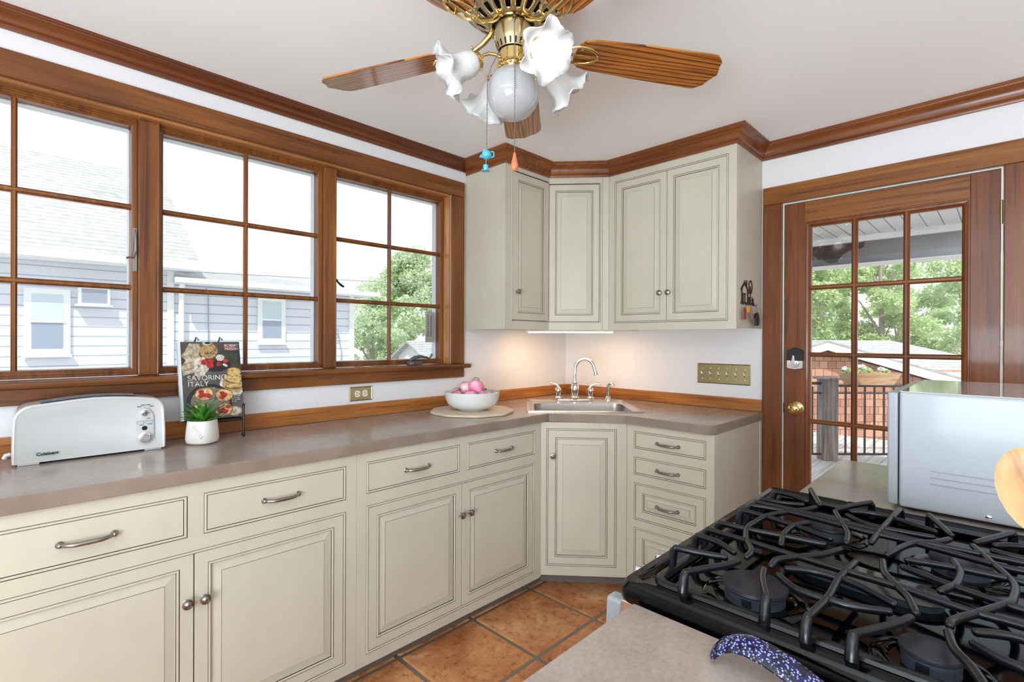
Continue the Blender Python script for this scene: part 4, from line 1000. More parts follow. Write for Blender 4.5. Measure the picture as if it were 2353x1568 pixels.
# lamp arms and shades
def lamp(ang, tilt):
    T = Matrix.Rotation(ang, 4, 'Z')
    b = MB(); b.tube([(.036, 0, 2.100), (.052, 0, 2.106), (.070, 0, 2.107), (.086, 0, 2.100), (.095, 0, 2.088)], .0048, 10); o = b.build('lamp_arm', BRASS, fan, smooth=True); o.rotation_euler = (0, 0, ang)
    TS = Matrix.Translation((.098, 0, 2.086)) @ Matrix.Rotation(PI - tilt, 4, 'Y')   # local +z along the shade axis, outwards and down
    b = MB(TS); b.lathe([(.006, -.004), (.022, -.002), (.026, .006), (.027, .016), (.024, .017), (.023, .006)], 24, caps=False)
    for k in range(3):
        a = 2*PI*k/3+.4; b.tube([(.026*math.cos(a), .026*math.sin(a), .011), (.034*math.cos(a), .034*math.sin(a), .011)], .002, 6); b.sphere((.035*math.cos(a), .035*math.sin(a), .011), .0035, 8, 6)
    h = b.build('shade_holder', BRASS, fan, smooth=True); h.rotation_euler = (0, 0, ang)
    b = MB(TS); n = 72; rs = []
    prof = [(.022, .004), (.027, .012), (.034, .026), (.036, .042), (.036, .058), (.040, .072), (.050, .086), (.062, .096), (.072, .104)]
    for j, (r, z) in enumerate(prof):
        f = max(0, (j-4)/4.0); row = []
        for k in range(n):
            a = 2*PI*k/n; wv = math.cos(6*a + ang); w2 = math.cos(24*a+.5)
            rr = r*(1 + .13*f*wv*f + .012*f*w2) + (.0010*math.sin(18*a + j*PI) if 1 < j < 6 else 0)
            zz = z + f*f*(-.010*wv) + .0015*f*w2
            row.append((rr*math.cos(a), rr*math.sin(a), zz))
        rs.append(row)
    b.rings(rs, caps=False); s_ = b.build('lamp_shade', SHADE, fan, smooth=True, fixn=False); s_.rotation_euler = (0, 0, ang)
    md = s_.modifiers.new('s', 'SOLIDIFY'); md.thickness = .0022
    b = MB(TS); b.lathe([(.012, .010), (.013, .024), (.020, .040), (.026, .056), (.027, .066), (.024, .077), (.015, .086), (.001, .089)], 24); u = b.build('bulb', BULB, fan, smooth=True); u.rotation_euler = (0, 0, ang)
for a_, t_ in ((R(192), R(62)), (R(299), R(56)), (R(18), R(52)), (R(120), R(52))): lamp(a_, t_)
CHM = mat('chain_metal', (.30, .28, .25, 1), .35, .9)
def chain(name, pts, parent):
    b = MB(); P = [Vector(p) for p in pts]; acc = 0; k = 0
    for p, q in zip(P, P[1:]):
        d = (q-p).length; n_ = int(d/.0052)
        for i in range(n_):
            c = p.lerp(q, i/n_); r = .0021; i0 = len(b.v)
            o_ = [(r,0,0),(-r,0,0),(0,r,0),(0,-r,0),(0,0,r),(0,0,-r)]; ii = [b.vert((c.x+x, c.y+y, c.z+z)) for x, y, z in o_]
            for f in ((0,2,4),(2,1,4),(1,3,4),(3,0,4),(2,0,5),(1,2,5),(3,1,5),(0,3,5)): b.face([ii[t] for t in f])
        b.tube([tuple(p), tuple(q)], .0006, 5)
    return b.build(name, CHM, parent, smooth=True)
b = MB(); b.tube([(.003, -.052, 2.183), (.003, -.062, 2.183)], .0055, 12); b.sphere((.003, -.062, 2.183), .0062, 12, 8); b.build('chain_guide', mat('dark_brass', (.12, .09, .05, 1), .3, .9), fan, smooth=True)
pc = chain('pull_chain', [(.004, -.064, 2.180), (.0045, -.072, 2.10), (.005, -.082, 2.02), (.005, -.084, 1.96), (.005, -.084, 1.800)], fan)
b = MB(); b.lathe([(.001, .0), (.003, -.001), (.0045, -.010), (.008, -.024), (.0105, -.036), (.0095, -.044), (.005, -.050), (.001, -.051)], 18, (.005, -.084, 1.801)); b.build('wooden_pull', mat('pull_wood', srgb(196, 112, 70), .35, coat=.4), pc, smooth=True)
pc = chain('pull_chain', [(-.042, -.034, 2.094), (-.060, -.050, 2.050), (-.070, -.056, 2.010), (-.072, -.056, 1.822)], fan)
TEAL = mat('teal_glaze', srgb(66, 168, 196), .2, coat=.5)
b = MB(); b.sphere((-.072, -.056, 1.805), .0135, 18, 12, sc=(1, 1, .95)); b.tube([(-.082, -.056, 1.798), (-.088, -.056, 1.803), (-.090, -.056, 1.797)], [.004, .003, .0025], 8); b.tube([(-.060, -.056, 1.814), (-.052, -.056, 1.812), (-.052, -.056, 1.800), (-.060, -.056, 1.797)], .002, 6); b.sphere((-.078, -.056, 1.8165), .005, 10, 6)
b.tube([(-.073, -.056, 1.793), (-.074, -.056, 1.774)], .0008, 5); b.lathe([(.005, -.004), (.0075, .004), (.0078, .010), (.006, .010)], 16, (-.074, -.056, 1.766)); b.lathe([(.003, 0), (.012, .0015), (.0125, .003), (.004, .003)], 18, (-.074, -.056, 1.7585)); b.build('teapot_and_cup_pull', TEAL, pc, smooth=True)

# ============================================================ RANGE
SX0, SX1, SY0, SY1, SZ = 1.852, 2.425, -2.203, -1.518, .9360
rg = thing('gas_range', 'black gas cooktop range set into the island, cast iron grates on top', 'range', (0, 0, 0))
b = MB(); b.box(SX0+.03, SX1, SY0+.014, SY1-.014, .02, .905); b.build('oven_body', mat('range_side', srgb(24, 24, 26), .35), rg)
def rr_(x0, x1, y0, y1, r, z, n=6): return rrect(x0, x1, y0, y1, r, z, n)
b = MB()
b.rings([rr_(SX0, SX1, SY0, SY1, .016, .906), rr_(SX0-.006, SX1, SY0-.003, SY1+.003, .018, .912), rr_(SX0-.006, SX1, SY0-.003, SY1+.003, .018, .928), rr_(SX0, SX1, SY0+.003, SY1-.003, .018, SZ),
         rr_(SX0+.012, SX1-.010, SY0+.013, SY1-.013, .02, SZ+.001), rr_(SX0+.016, SX1-.014, SY0+.018, SY1-.018, .02, SZ-.003), rr_(SX0+.022, SX1-.020, SY0+.030, SY1-.030, .03, SZ-.004), rr_(SX0+.040, SX1-.036, SY0+.046, SY1-.046, .04, SZ-.014)], 0, True, False)
b.face([b.vert(p) for p in rr_(SX0+.040, SX1-.036, SY0+.046, SY1-.046, .04, SZ-.014)])
b.build('cooktop', ENAMEL, rg, smooth=True)
b = MB(); b.prism([(SX0+.03, .80), (SX0+.03, .905), (SX0-.004, .906), (SX0-.020, .815)], SY0+.004, SY1-.004, 'y'); b.build('control_panel', STEEL, rg, bevel=.003)
b = MB(); b.box(SX0-.012, SX0+.03, SY0+.010, SY1-.010, .20, .790); b.build('oven_door', ENAMEL, rg, bevel=.004)
b = MB(); b.tube([(SX0-.012, SY0+.04, .775), (SX0-.050, SY0+.04, .775)], .008, 10); b.tube([(SX0-.012, SY1-.04, .775), (SX0-.050, SY1-.04, .775)], .008, 10); b.tube([(SX0-.052, SY0+.015, .775), (SX0-.052, SY1-.015, .775)], .012, 12); b.build('oven_handle', STEEL, rg, smooth=True)
b = MB(); b.prism([(SY0+.002, .903), (SY0+.026, .903), (SY0+.020, .80), (SY0-.006, .80)], SX0-.028, SX0-.002, 'x'); b.build('end_cap', mat('cap_grey', srgb(150, 154, 160), .3), rg, bevel=.005, seg=3)
for y, z in ((-1.625, .884), (-1.686, .880), (-1.842, .882), (-1.992, .888), (-2.067, .890)):
    b = MB(); b.tube([(SX0-.004, y, z-.004), (SX0-.028, y, z-.001), (SX0-.046, y, z+.002), (SX0-.052, y, z+.002)], [.015, .013, .0085, .008], 14); b.build('control_knob', CHROME, rg, smooth=True)
ZD = SZ-.014
for x, y, r, ro in ((2.003, -2.088, .0440, .064), (2.2015, -2.107, .0305, .052), (2.0215, -1.742, .036, .058), (2.2105, -1.768, .040, .062)):
    b = MB(); b.lathe([(ro-.014, ZD-.001), (ro-.010, ZD+.003), (ro, ZD+.004), (ro+.006, ZD+.001), (ro+.008, ZD-.001)], 40, (x, y, 0), caps=False); b.build('drip_ring', ENAMEL, rg, smooth=True)
    bb = MB(); bb.lathe([(r*.92, ZD-.001), (r*.90, ZD+.004), (r*.93, ZD+.015), (r*.90, ZD+.0155)], 36, (x, y, 0)); 
    ob = bb.build('burner', BRNR, rg, smooth=True)
    bb = MB(); bb.lathe([(r*.96, ZD+.0155), (r, ZD+.0175), (r*.985, ZD+.0215), (r*.90, ZD+.0228), (r*.001, ZD+.0228)], 36, (x, y, 0)); bb.build('burner_cap', CAPM, ob, smooth=True)
    bb = MB(); a0 = math.atan2(-2.855-y, 2.2615-x); bb.box(-.006, .006, -.001, .001, ZD+.003, ZD+.013); sp2 = bb.build('igniter_slot', BPLAS, ob); sp2.location = (x+r*.935*math.cos(a0-.25), y+r*.935*math.sin(a0-.25), 0); sp2.rotation_euler = (0, 0, a0-.25+PI/2)
# oval centre burner
def oval(x0, x1, yc, w, z, n=14, skew=-.012):
    P = []
    for k in range(n+1): a = R(90+180*k/n); P.append((x0+w+w*math.cos(a), yc+w*math.sin(a), z))
    for k in range(n+1): a = R(-90+180*k/n); P.append((x1-w+w*math.cos(a), yc+w*math.sin(a)+skew, z))
    return P
b = MB(); b.rings([oval(2.016, 2.203, -1.925, .030, ZD), oval(2.014, 2.205, -1.925, .032, ZD+.010)]); ob = b.build('oval_burner', BRNR, rg, smooth=True)
b = MB(); b.rings([oval(2.010, 2.209, -1.925, .036, ZD+.0105), oval(2.009, 2.210, -1.925, .037, ZD+.012), oval(2.012, 2.207, -1.925, .034, ZD+.014)]); b.build('burner_cap', mat('oval_cap_enamel', srgb(54, 54, 52), .22, coat=.3), ob, smooth=True)
BARS=[[(1.888,-1.980),(1.951,-1.984),(2.034,-1.992),(2.099,-1.997),(2.157,-2.001),(2.230,-2.015),(2.278,-2.015),(2.365,-2.020)],
[(1.895,-1.790),(1.959,-1.778),(2.047,-1.788),(2.088,-1.793),(2.158,-1.795),(2.246,-1.813),(2.282,-1.815),(2.365,-1.800)],
[(1.895,-1.760),(1.967,-1.759),(2.045,-1.768),(2.091,-1.772),(2.158,-1.782),(2.250,-1.778),(2.365,-1.770)],
[(1.884,-2.093),(1.918,-2.086),(1.955,-2.074)],
[(1.887,-2.019),(1.924,-2.024),(1.957,-2.045)],
[(1.934,-2.164),(1.953,-2.126),(1.967,-2.098),(1.974,-2.072)],
[(2.012,-2.075),(2.020,-2.106),(2.041,-2.156)],
[(2.101,-1.951),(2.096,-2.029),(2.098,-2.104),(2.092,-2.172)],
[(2.139,-2.175),(2.158,-2.140),(2.171,-2.112),(2.181,-2.086)],
[(2.216,-2.093),(2.223,-2.129),(2.238,-2.158),(2.248,-2.186)],
[(2.033,-2.080),(2.056,-2.102),(2.074,-2.109),(2.097,-2.110)],
[(2.035,-2.048),(2.065,-2.031),(2.095,-2.031)],
[(2.097,-2.028),(2.126,-2.038),(2.161,-2.061)],
[(2.098,-2.106),(2.126,-2.104),(2.160,-2.088)],
[(2.015,-2.054),(2.015,-2.026),(2.034,-1.992),(2.057,-1.959),(2.074,-1.913)],
[(1.960,-1.780),(1.940,-1.828),(1.934,-1.889),(1.935,-1.924),(1.942,-1.951),(1.955,-1.983),(1.972,-2.012),(1.977,-2.028),(1.978,-2.048)],
[(2.005,-1.818),(1.991,-1.849),(1.990,-1.909),(2.001,-1.960)],
[(1.894,-1.832),(1.935,-1.838),(1.990,-1.851),(2.052,-1.875)],
[(1.890,-1.932),(1.932,-1.931),(1.988,-1.919),(2.050,-1.908)],
[(1.897,-1.729),(1.932,-1.730),(1.968,-1.712)],
[(1.900,-1.654),(1.934,-1.659),(1.968,-1.682)],
[(1.991,-1.711),(1.980,-1.742),(1.967,-1.766)],
[(1.951,-1.579),(1.993,-1.687)],
[(2.025,-1.712),(2.044,-1.763),(2.055,-1.790),(2.069,-1.832),(2.075,-1.875)],
[(2.025,-1.693),(2.042,-1.643),(2.064,-1.593)],
[(2.048,-1.688),(2.076,-1.674),(2.110,-1.677),(2.174,-1.707)],
[(2.047,-1.720),(2.070,-1.743),(2.103,-1.753),(2.136,-1.750),(2.174,-1.744)],
[(2.113,-1.601),(2.106,-1.756),(2.104,-1.844)],
[(2.158,-1.604),(2.196,-1.708)],
[(2.131,-1.884),(2.145,-1.824),(2.158,-1.794),(2.180,-1.768),(2.195,-1.735)],
[(2.228,-1.720),(2.249,-1.671),(2.272,-1.614)],
[(2.225,-1.743),(2.245,-1.800),(2.264,-1.851),(2.272,-1.888),(2.270,-1.930),(2.266,-1.952),(2.242,-2.006),(2.219,-2.054),(2.216,-2.073)],
[(2.251,-1.714),(2.284,-1.689),(2.365,-1.68)],
[(2.249,-1.747),(2.282,-1.755),(2.36,-1.74)],
[(2.206,-1.839),(2.216,-1.882),(2.216,-1.914),(2.213,-1.940),(2.201,-1.975)],
[(2.156,-1.886),(2.209,-1.870),(2.263,-1.862),(2.281,-1.862),(2.365,-1.865)],
[(2.155,-1.921),(2.207,-1.944),(2.260,-1.961),(2.279,-1.964),(2.365,-1.965)],
[(2.130,-1.918),(2.138,-1.961),(2.151,-1.988),(2.162,-2.009),(2.174,-2.031),(2.184,-2.067)],
[(2.239,-2.070),(2.276,-2.052),(2.36,-2.06)],
[(2.238,-2.102),(2.276,-2.124),(2.36,-2.12)]]
LEGS=[(1.888,-1.980),(1.895,-1.790),(1.895,-1.760),(1.884,-2.093),(1.887,-2.019),(1.934,-2.164),(2.041,-2.156),(2.092,-2.172),(2.139,-2.175),(1.894,-1.832),(1.890,-1.932),(1.897,-1.729),(1.900,-1.654),(1.951,-1.579),(2.064,-1.593),(2.113,-1.601),(2.158,-1.604),(2.272,-1.614)]

GT = .9615
def grate(label_parts, idx, legs_idx, rail):
    b = MB()
    for i in idx:
        t = [Vector((x, y, GT)) for x, y in BARS[i]]
        # smooth the bar
        P = []
        for k in range(len(t)-1):
            p0 = t[max(k-1, 0)]; p1 = t[k]; p2 = t[k+1]; p3 = t[min(k+2, len(t)-1)]
            for s_ in range(4):
                u = s_/4; P.append(.5*((2*p1) + (-p0+p2)*u + (2*p0-5*p1+4*p2-p3)*u*u + (-p0+3*p1-3*p2+p3)*u**3))
        P.append(t[-1]); n = len(P)
        rr = [.0052]*n; rr[0] = rr[-1] = .0046
        b.tube([tuple(p) for p in P], rr, 12, sx=.95)
        for e in (P[0], P[-1]): b.sphere(tuple(e), .0050, 8, 6)
    cx, cy = 2.12, -1.885
    for i in legs_idx:
        x, y = LEGS[i]
        # foot: goes down and a little outwards to the rail
        dx = dy = 0
        if x < 1.92 and y > -2.13: dx = -.006
        elif y < cy: dy = -.008
        else: dy = .010
        b.tube([(x-dx*.2, y-dy*.2, GT), (x+dx*.6, y+dy*.6, GT-.006), (x+dx, y+dy, GT-.022), (x+dx*1.2, y+dy*1.2, SZ-.0085)], [.0054, .0064, .0072, .0078], 12)
    x0, x1, y0, y1, r = rail
    P = [p for p in rrect(x0, x1, y0, y1, r, SZ-.006, 6)]
    far_side = y0 > -1.8
    # the rail is open along the seam between the two grates
    if far_side: P = [(x0, y0, SZ-.006)] + P[14:28][::-1][0:0] + [p for p in P[14:21][::-1]] + [p for p in P[7:14][::-1]] + [(x1, y0, SZ-.006)]
    else: P = [(x0, y1, SZ-.006)] + P[21:28] + P[0:7] + [(x1, y1, SZ-.006)]
    b.tube(P, .0056, 8, sx=1.5)
    return b.build('grate', IRON, rg, smooth=True)
near = [0, 1, 3, 4, 5, 6, 7, 8, 9, 10, 11, 12, 13, 14, 15, 16, 17, 18, 31, 34, 35, 36, 37, 38, 39]
far = [2, 19, 20, 21, 22, 23, 24, 25, 26, 27, 28, 29, 30, 32, 33]
grate('', near, [0, 1, 3, 4, 5, 6, 7, 8, 9, 10], (1.884, 2.372, -2.158, -1.790, .020))
grate('', far, [2, 11, 12, 13, 14, 15, 16, 17], (1.884, 2.372, -1.760, -1.562, .020))

# ============================================================ ISLAND
IC = mat('island_body_paint', srgb(214, 203, 184), .5)
isl = thing('kitchen_island', 'island base cabinet under the counters around the range', 'island')
b = MB(); b.box(1.905, 2.60, -2.72, -2.225, .0, .880); b.box(1.915, 2.60, -1.500, -.985, .0, .880); b.box(2.43, 2.60, -2.225, -1.50, .0, .880); b.build('body', IC, isl)
b = MB(); b.box(1.878, 2.66, -2.765, -2.2115, .8825, .9145); o = b.build('island_countertop', COUNT, bevel=.002); tag(o, 'taupe laminate island countertop in the near foreground left of the range', 'countertop')
b = MB(); b.box(1.890, 2.66, -1.5085, -.955, .8825, .9150); o = b.build('island_countertop', COUNT, bevel=.002); tag(o, 'taupe laminate island countertop beyond the range, under the microwave', 'countertop')

mw = thing('microwave', 'white countertop microwave seen from its side beyond the range', 'microwave', (2.070, -1.4394, .9155))
MWW, MWD, MWH = .370, .490, .2665
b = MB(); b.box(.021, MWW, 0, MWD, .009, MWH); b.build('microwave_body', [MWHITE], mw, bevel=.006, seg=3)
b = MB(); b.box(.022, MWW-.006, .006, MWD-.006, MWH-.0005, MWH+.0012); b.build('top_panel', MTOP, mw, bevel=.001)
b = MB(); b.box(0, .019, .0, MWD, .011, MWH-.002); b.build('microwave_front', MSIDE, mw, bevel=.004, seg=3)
b = MB()
for z in (.0985, .0845, .0705): b.box(.076, .250, -.0018, .001, z-.0012, z+.0012)
b.build('vent_rib', MSIDE, mw, bevel=.0008)
b = MB(); b.lathe([(.0055, 0), (.0052, .002), (.002, .0032)], 16, (.1685, 0, .0195), '-y'); b.build('screw', CHROME, mw, smooth=True)
for x in (.04, MWW-.04):
    for y in (.04, MWD-.04): MB().lathe([(.012, 0), (.012, .0095)], 14, (x, y, 0)).build('foot', BPLAS, mw)

# utensil crock just outside the frame and the spoon leaning in it
crk = MB(); crk.lathe([(.050, 0), (.056, .004), (.058, .08), (.056, .125), (.0535, .126), (.052, .012), (.001, .010)], 32)
o = crk.build('utensil_crock', CERAM, smooth=True); o.location = (2.372, -2.305, .9150); tag(o, 'round ceramic utensil crock just outside the right photo edge', 'crock')
sp = thing('wooden_spoon', 'olive wood spoon leaning into the right photo edge before the microwave', 'spoon')
A_ = Vector((2.286, -2.206, 1.1600)); B_ = Vector((2.372, -2.302, .932)); zax = (A_-B_).normalized()
vw = (Vector((2.2615, -2.855, 1.295)) - A_).normalized(); xax = vw.cross(zax).normalized()*-1; yax = zax.cross(xax)
sp.matrix_world = Matrix(((xax.x, yax.x, zax.x, A_.x), (xax.y, yax.y, zax.y, A_.y), (xax.z, yax.z, zax.z, A_.z), (0, 0, 0, 1)))
b = MB(); rows = []
n = 24
sgn = 1 if yax.dot(vw) > 0 else -1
def hw(t): return .0305*math.sqrt(max(0, 1-t*t))*(1 - .12*(1-t)/2*0)
ts = [-1+.02, -.9, -.75, -.55, -.3, 0, .3, .55, .75, .9, .98]
for t in ts:
    w_ = .0300*math.sqrt(1-t*t); zc = t*.042
    row = []
    for k in range(n):
        a = 2*PI*k/n; x = w_*math.cos(a); y = math.sin(a)
        yy = sgn*( -.010*math.sqrt(1-t*t)*abs(y) if y < 0 else (.004 - .010*max(0, 1-(x/max(w_, 1e-4)/.80)**2)*max(0, 1-(t/.82)**2))*1.0 ) 
        row.append((x, yy, zc))
    rows.append(row)
b.rings(rows); b.build('spoon_bowl', SPOONW, sp, smooth=True)
b = MB(); b.tube([(0, 0, -.036), (0, -.001*sgn, -.06), (0, 0, -(A_-B_).length+.014)], [.011, .0065, .006], 12); b.build('handle', SPOONW, sp, smooth=True)

# spoon rest
sr = thing('spoon_rest', 'glossy cobalt blue speckled enamel spoon rest with arched handle on the near countertop', 'spoon rest')
b = MB(); b.tube([(2.0135, -2.2600, .9190), (2.0170, -2.2585, .9260), (2.0245, -2.2560, .9350), (2.0370, -2.2540, .9425), (2.0520, -2.2535, .9455), (2.0720, -2.2540, .9440), (2.0950, -2.2550, .9385), (2.1200, -2.2570, .9305), (2.1480, -2.2600, .9240), (2.1750, -2.2620, .9215)],
     [.0032, .0040, .0046, .0050, .0052, .0052, .0052, .0050, .0046, .0040], 14, sx=3.1); b.build('handle', COBALT, sr, smooth=True)
b = MB(); b.lathe([(.026, .0), (.030, .001), (.042, .008), (.046, .014), (.044, .0145), (.038, .009), (.026, .004), (.001, .0035)], 36, (2.210, -2.268, .9150)); b.build('dish', COBALT, sr, smooth=True)

# ============================================================ OUTSIDE
GRASS = mat('pale_ground', srgb(190, 188, 182), .9)
g = MB(); g.box(-60, 60, -60, 90, -1.75, -1.65); o = g.build('ground', GRASS); tagS(o)
def siding(name, c, line, pitch):
    m = mat(name, c, .6)
    t = N(m, 'ShaderNodeTexCoord'); s_ = N(m, 'ShaderNodeSeparateXYZ'); L(m, t.outputs['Object'], s_.inputs[0])
    d = N(m, 'ShaderNodeMath', operation='DIVIDE'); d.inputs[1].default_value = pitch; L(m, s_.outputs['Z'], d.inputs[0])
    f = N(m, 'ShaderNodeMath', operation='FRACT'); L(m, d.outputs[0], f.inputs[0])
    base(m, ramp(m, f.outputs[0], [(.0, line), (.09, line), (.13, c), (1, c)]))
    return m
SIDE = siding('white_siding', srgb(214, 219, 226), srgb(158, 168, 186), .165)
def shingle(name, c1, c2, sc=(7, 7, 7)):
    m = mat(name, rough=.9); br = N(m, 'ShaderNodeTexBrick'); L(m, mapping(m, (1, 1, 1)), br.inputs['Vector'])
    # course lines from the height, tabs from noise
    t = N(m, 'ShaderNodeTexCoord'); s_ = N(m, 'ShaderNodeSeparateXYZ'); L(m, t.outputs['Object'], s_.inputs[0])
    d = N(m, 'ShaderNodeMath', operation='DIVIDE'); d.inputs[1].default_value = .085; L(m, s_.outputs['Z'], d.inputs[0])
    f = N(m, 'ShaderNodeMath', operation='FRACT'); L(m, d.outputs[0], f.inputs[0])
    a = ramp(m, f.outputs[0], [(.0, (.62, .62, .62, 1)), (.12, (.62, .62, .62, 1)), (.2, (1, 1, 1, 1))])
    n_ = ramp(m, ntex(m, mapping(m, sc), 1, 4), [(.35, c1), (.65, c2)])
    base(m, mix(m, .8, n_, a, 'MULTIPLY')); m.node_tree.nodes.remove(br)
    return m
ROOFL = shingle('pale_shingles', srgb(170, 168, 165), srgb(190, 188, 184))
ROOFB = shingle('slate_blue_shingles', srgb(104, 118, 142), srgb(150, 162, 182), (9, 9, 9))
TRIMW = mat('house_trim', srgb(236, 236, 234), .6)
PANEG = mat('house_glass', srgb(150, 162, 178), .12, spec=.6)
PANEU = mat('house_blind', srgb(196, 212, 216), .5)
def hwin(parent, x, y0, y1, z0, z1):
    b = MB(); b.box(x, x+.05, y0-.06, y1+.06, z0-.07, z1+.06); o = b.build('window', TRIMW, parent)
    zm = (z0+z1)/2
    b = MB(); b.box(x+.05, x+.055, y0+.03, y1-.03, zm+.02, z1-.03); b.build('upper_pane', PANEU, o)
    b = MB(); b.box(x+.05, x+.055, y0+.03, y1-.03, z0+.03, zm-.02); b.build('lower_pane', PANEG, o)
    b = MB(); b.box(x+.048, x+.075, y0, y1, zm-.02, zm+.02); b.box(x+.04, x+.10, y0-.08, y1+.08, z0-.11, z0-.07); b.build('sash_rail', TRIMW, o)
h1 = thing('neighbor_house', 'white sided house with steep pale shingle roof seen through the left window', 'house', (-9, 0, 0), group='neighbouring houses')
b = MB(); b.box(-6, 0, -13, -.562, -1.7, 2.70); b.prism([(-6, 2.70), (0, 2.70), (-3, 4.85)], -13, -.60, 'y'); b.build('wall', SIDE, h1)
b = MB(); b.prism([(.42, 2.70), (-3, 5.13), (-6.42, 2.70), (-6.42, 2.58), (-3, 4.98), (.42, 2.60)], -13.3, -.20, 'y'); b.build('roof', ROOFL, h1)
b = MB(); b.box(.34, .46, -13.3, -.20, 2.585, 2.715); b.box(0, .40, -13.3, -.22, 2.56, 2.60); b.build('gutter', TRIMW, h1)
b = MB(); b.box(-.05, .03, -.66, -.555, -1.7, 2.58); b.build('corner_board', TRIMW, h1)
hwin(h1, .0, -2.5374, -2.0936, 1.0754+.02, 2.05)
b = MB(); b.box(0, .16, -1.94, -1.521, 1.872, 2.168, 0); b.box(.16, .165, -1.90, -1.56, 1.90, 2.14, 1); b.box(.0, .19, -1.98, -1.49, 1.845, 1.872, 0); b.build('air_conditioner', [TRIMW, mat('ac_grille', srgb(150, 158, 172), .6)], h1)
h2 = thing('neighbor_house', 'low white sided house with hip roof seen through the middle window', 'house', (-9, 0, 0), group='neighbouring houses')
b = MB(); b.box(-5.2, -.01, -.56, 3.126, -1.7, 2.36); b.build('wall', siding('white_siding_low', srgb(214, 219, 226), srgb(152, 162, 182), .178), h2)
b = MB(); e0, e1, e2 = .40, -5.6, -2.6; ze, zr = 2.415, 2.935
V = [(e0, -.56, ze), (e0, 3.50, ze), (e1, 3.50, ze), (e1, -.56, ze), (e2, -.56, zr), (e2, 1.93, zr)]
iv = [b.vert(v) for v in V]; 
for f in ((0, 1, 5, 4), (1, 2, 5), (2, 3, 4, 5), (3, 0, 4), (0, 3, 2, 1)): b.face([iv[k] for k in f], 0)
b.m[0] = 0
b.build('roof', [ROOFL], h2)
b = MB(); b.box(e0-.02, e0+.09, -.62, 3.56, 2.335, 2.425); b.box(0, e0, -.56, 3.45, 2.33, 2.36); b.box(-5.6, e0, 3.45, 3.56, 2.335, 2.425); b.build('gutter', TRIMW, h2)
b = MB(); b.tube([(.40, -.50, 2.33), (.10, -.45, 2.15), (.06, -.45, -1.6)], .045, 8); b.build('downspout', TRIMW, h2)
b = MB(); b.box(-.04, .03, 3.02, 3.135, -1.7, 2.33); b.build('corner_board', TRIMW, h2)
hwin(h2, -.005, 1.00, 1.447, 1.285, 2.13)
b = MB(); b.tube([(.02, -.02, 2.30), (.02, .02, 2.15), (.02, .03, .2)], .008, 5); b.build('cable', mat('cable_grey', srgb(130, 140, 155), .6), h2)
b = MB(); b.tube([(.03, 2.78, .55), (.05, 2.80, 1.0), (.07, 2.72, 1.32), (.08, 2.60, 1.52), (.08, 2.48, 1.47), (.08, 2.56, 1.36), (.06, 2.74, 1.33), (.06, 2.70, 1.52), (.06, 2.58, 1.58)], .012, 5); b.build('wire_loop', mat('cable_grey2', srgb(150, 158, 170), .6), h2)
gh = thing('garage', 'small garage with grey shingle gable roof below the trees, right window', 'garage', (-14, 8.2, 0))
b = MB(); b.box(-.9, .9, .0, 4, -1.7, .72); b.prism([(-.9, .72), (.9, .72), (0, 1.18)], 0, 4, 'y'); b.build('wall', TRIMW, gh)
b = MB(); b.prism([(1.15, .60), (0, 1.26), (-1.15, .60), (-1.15, .52), (0, 1.18), (1.15, .52)], -.25, 4.2, 'y'); b.build('roof', ROOFL, gh)
WIRE = mat('wire_dark', srgb(150, 155, 165), .7)
def wire(label, pts):
    b = MB(); b.tube(pts, .009, 5); o = b.build('utility_wire', WIRE); tag(o, label, 'wire'); return o
wire('thin overhead wire crossing in front of the neighbouring houses', [(-7, -6, 2.30), (-7, -2.86, 2.336), (-7, -.96, 2.36), (-7, 1.25, 2.437), (-7, 4.07, 2.543), (-7, 9, 2.8)])

# trees
def leafmat(name, a, b_, c):
    m = mat(name, rough=.7); base(m, ramp(m, ntex(m, mapping(m, (1.6, 1.6, 1.6)), 1, 4, .7), [(.34, a), (.5, b_), (.66, c)]))
    t = N(m, 'ShaderNodeBsdfTranslucent'); t.inputs[0].default_value = b_; mx = N(m, 'ShaderNodeMixShader'); mx.inputs[0].default_value = .35
    pb = m.node_tree.nodes['Principled BSDF']; L(m, pb.outputs[0], mx.inputs[1]); L(m, t.outputs[0], mx.inputs[2]); L(m, mx.outputs[0], m.node_tree.nodes['Material Output'].inputs[0])
    return m
LF1 = leafmat('leaves_broad', srgb(156, 184, 134), srgb(206, 222, 180), srgb(240, 244, 220))
LF2 = leafmat('leaves_conifer', srgb(150, 182, 116), srgb(204, 222, 164), srgb(240, 244, 210))
BARK = mat('bark', srgb(168, 152, 140), .9)
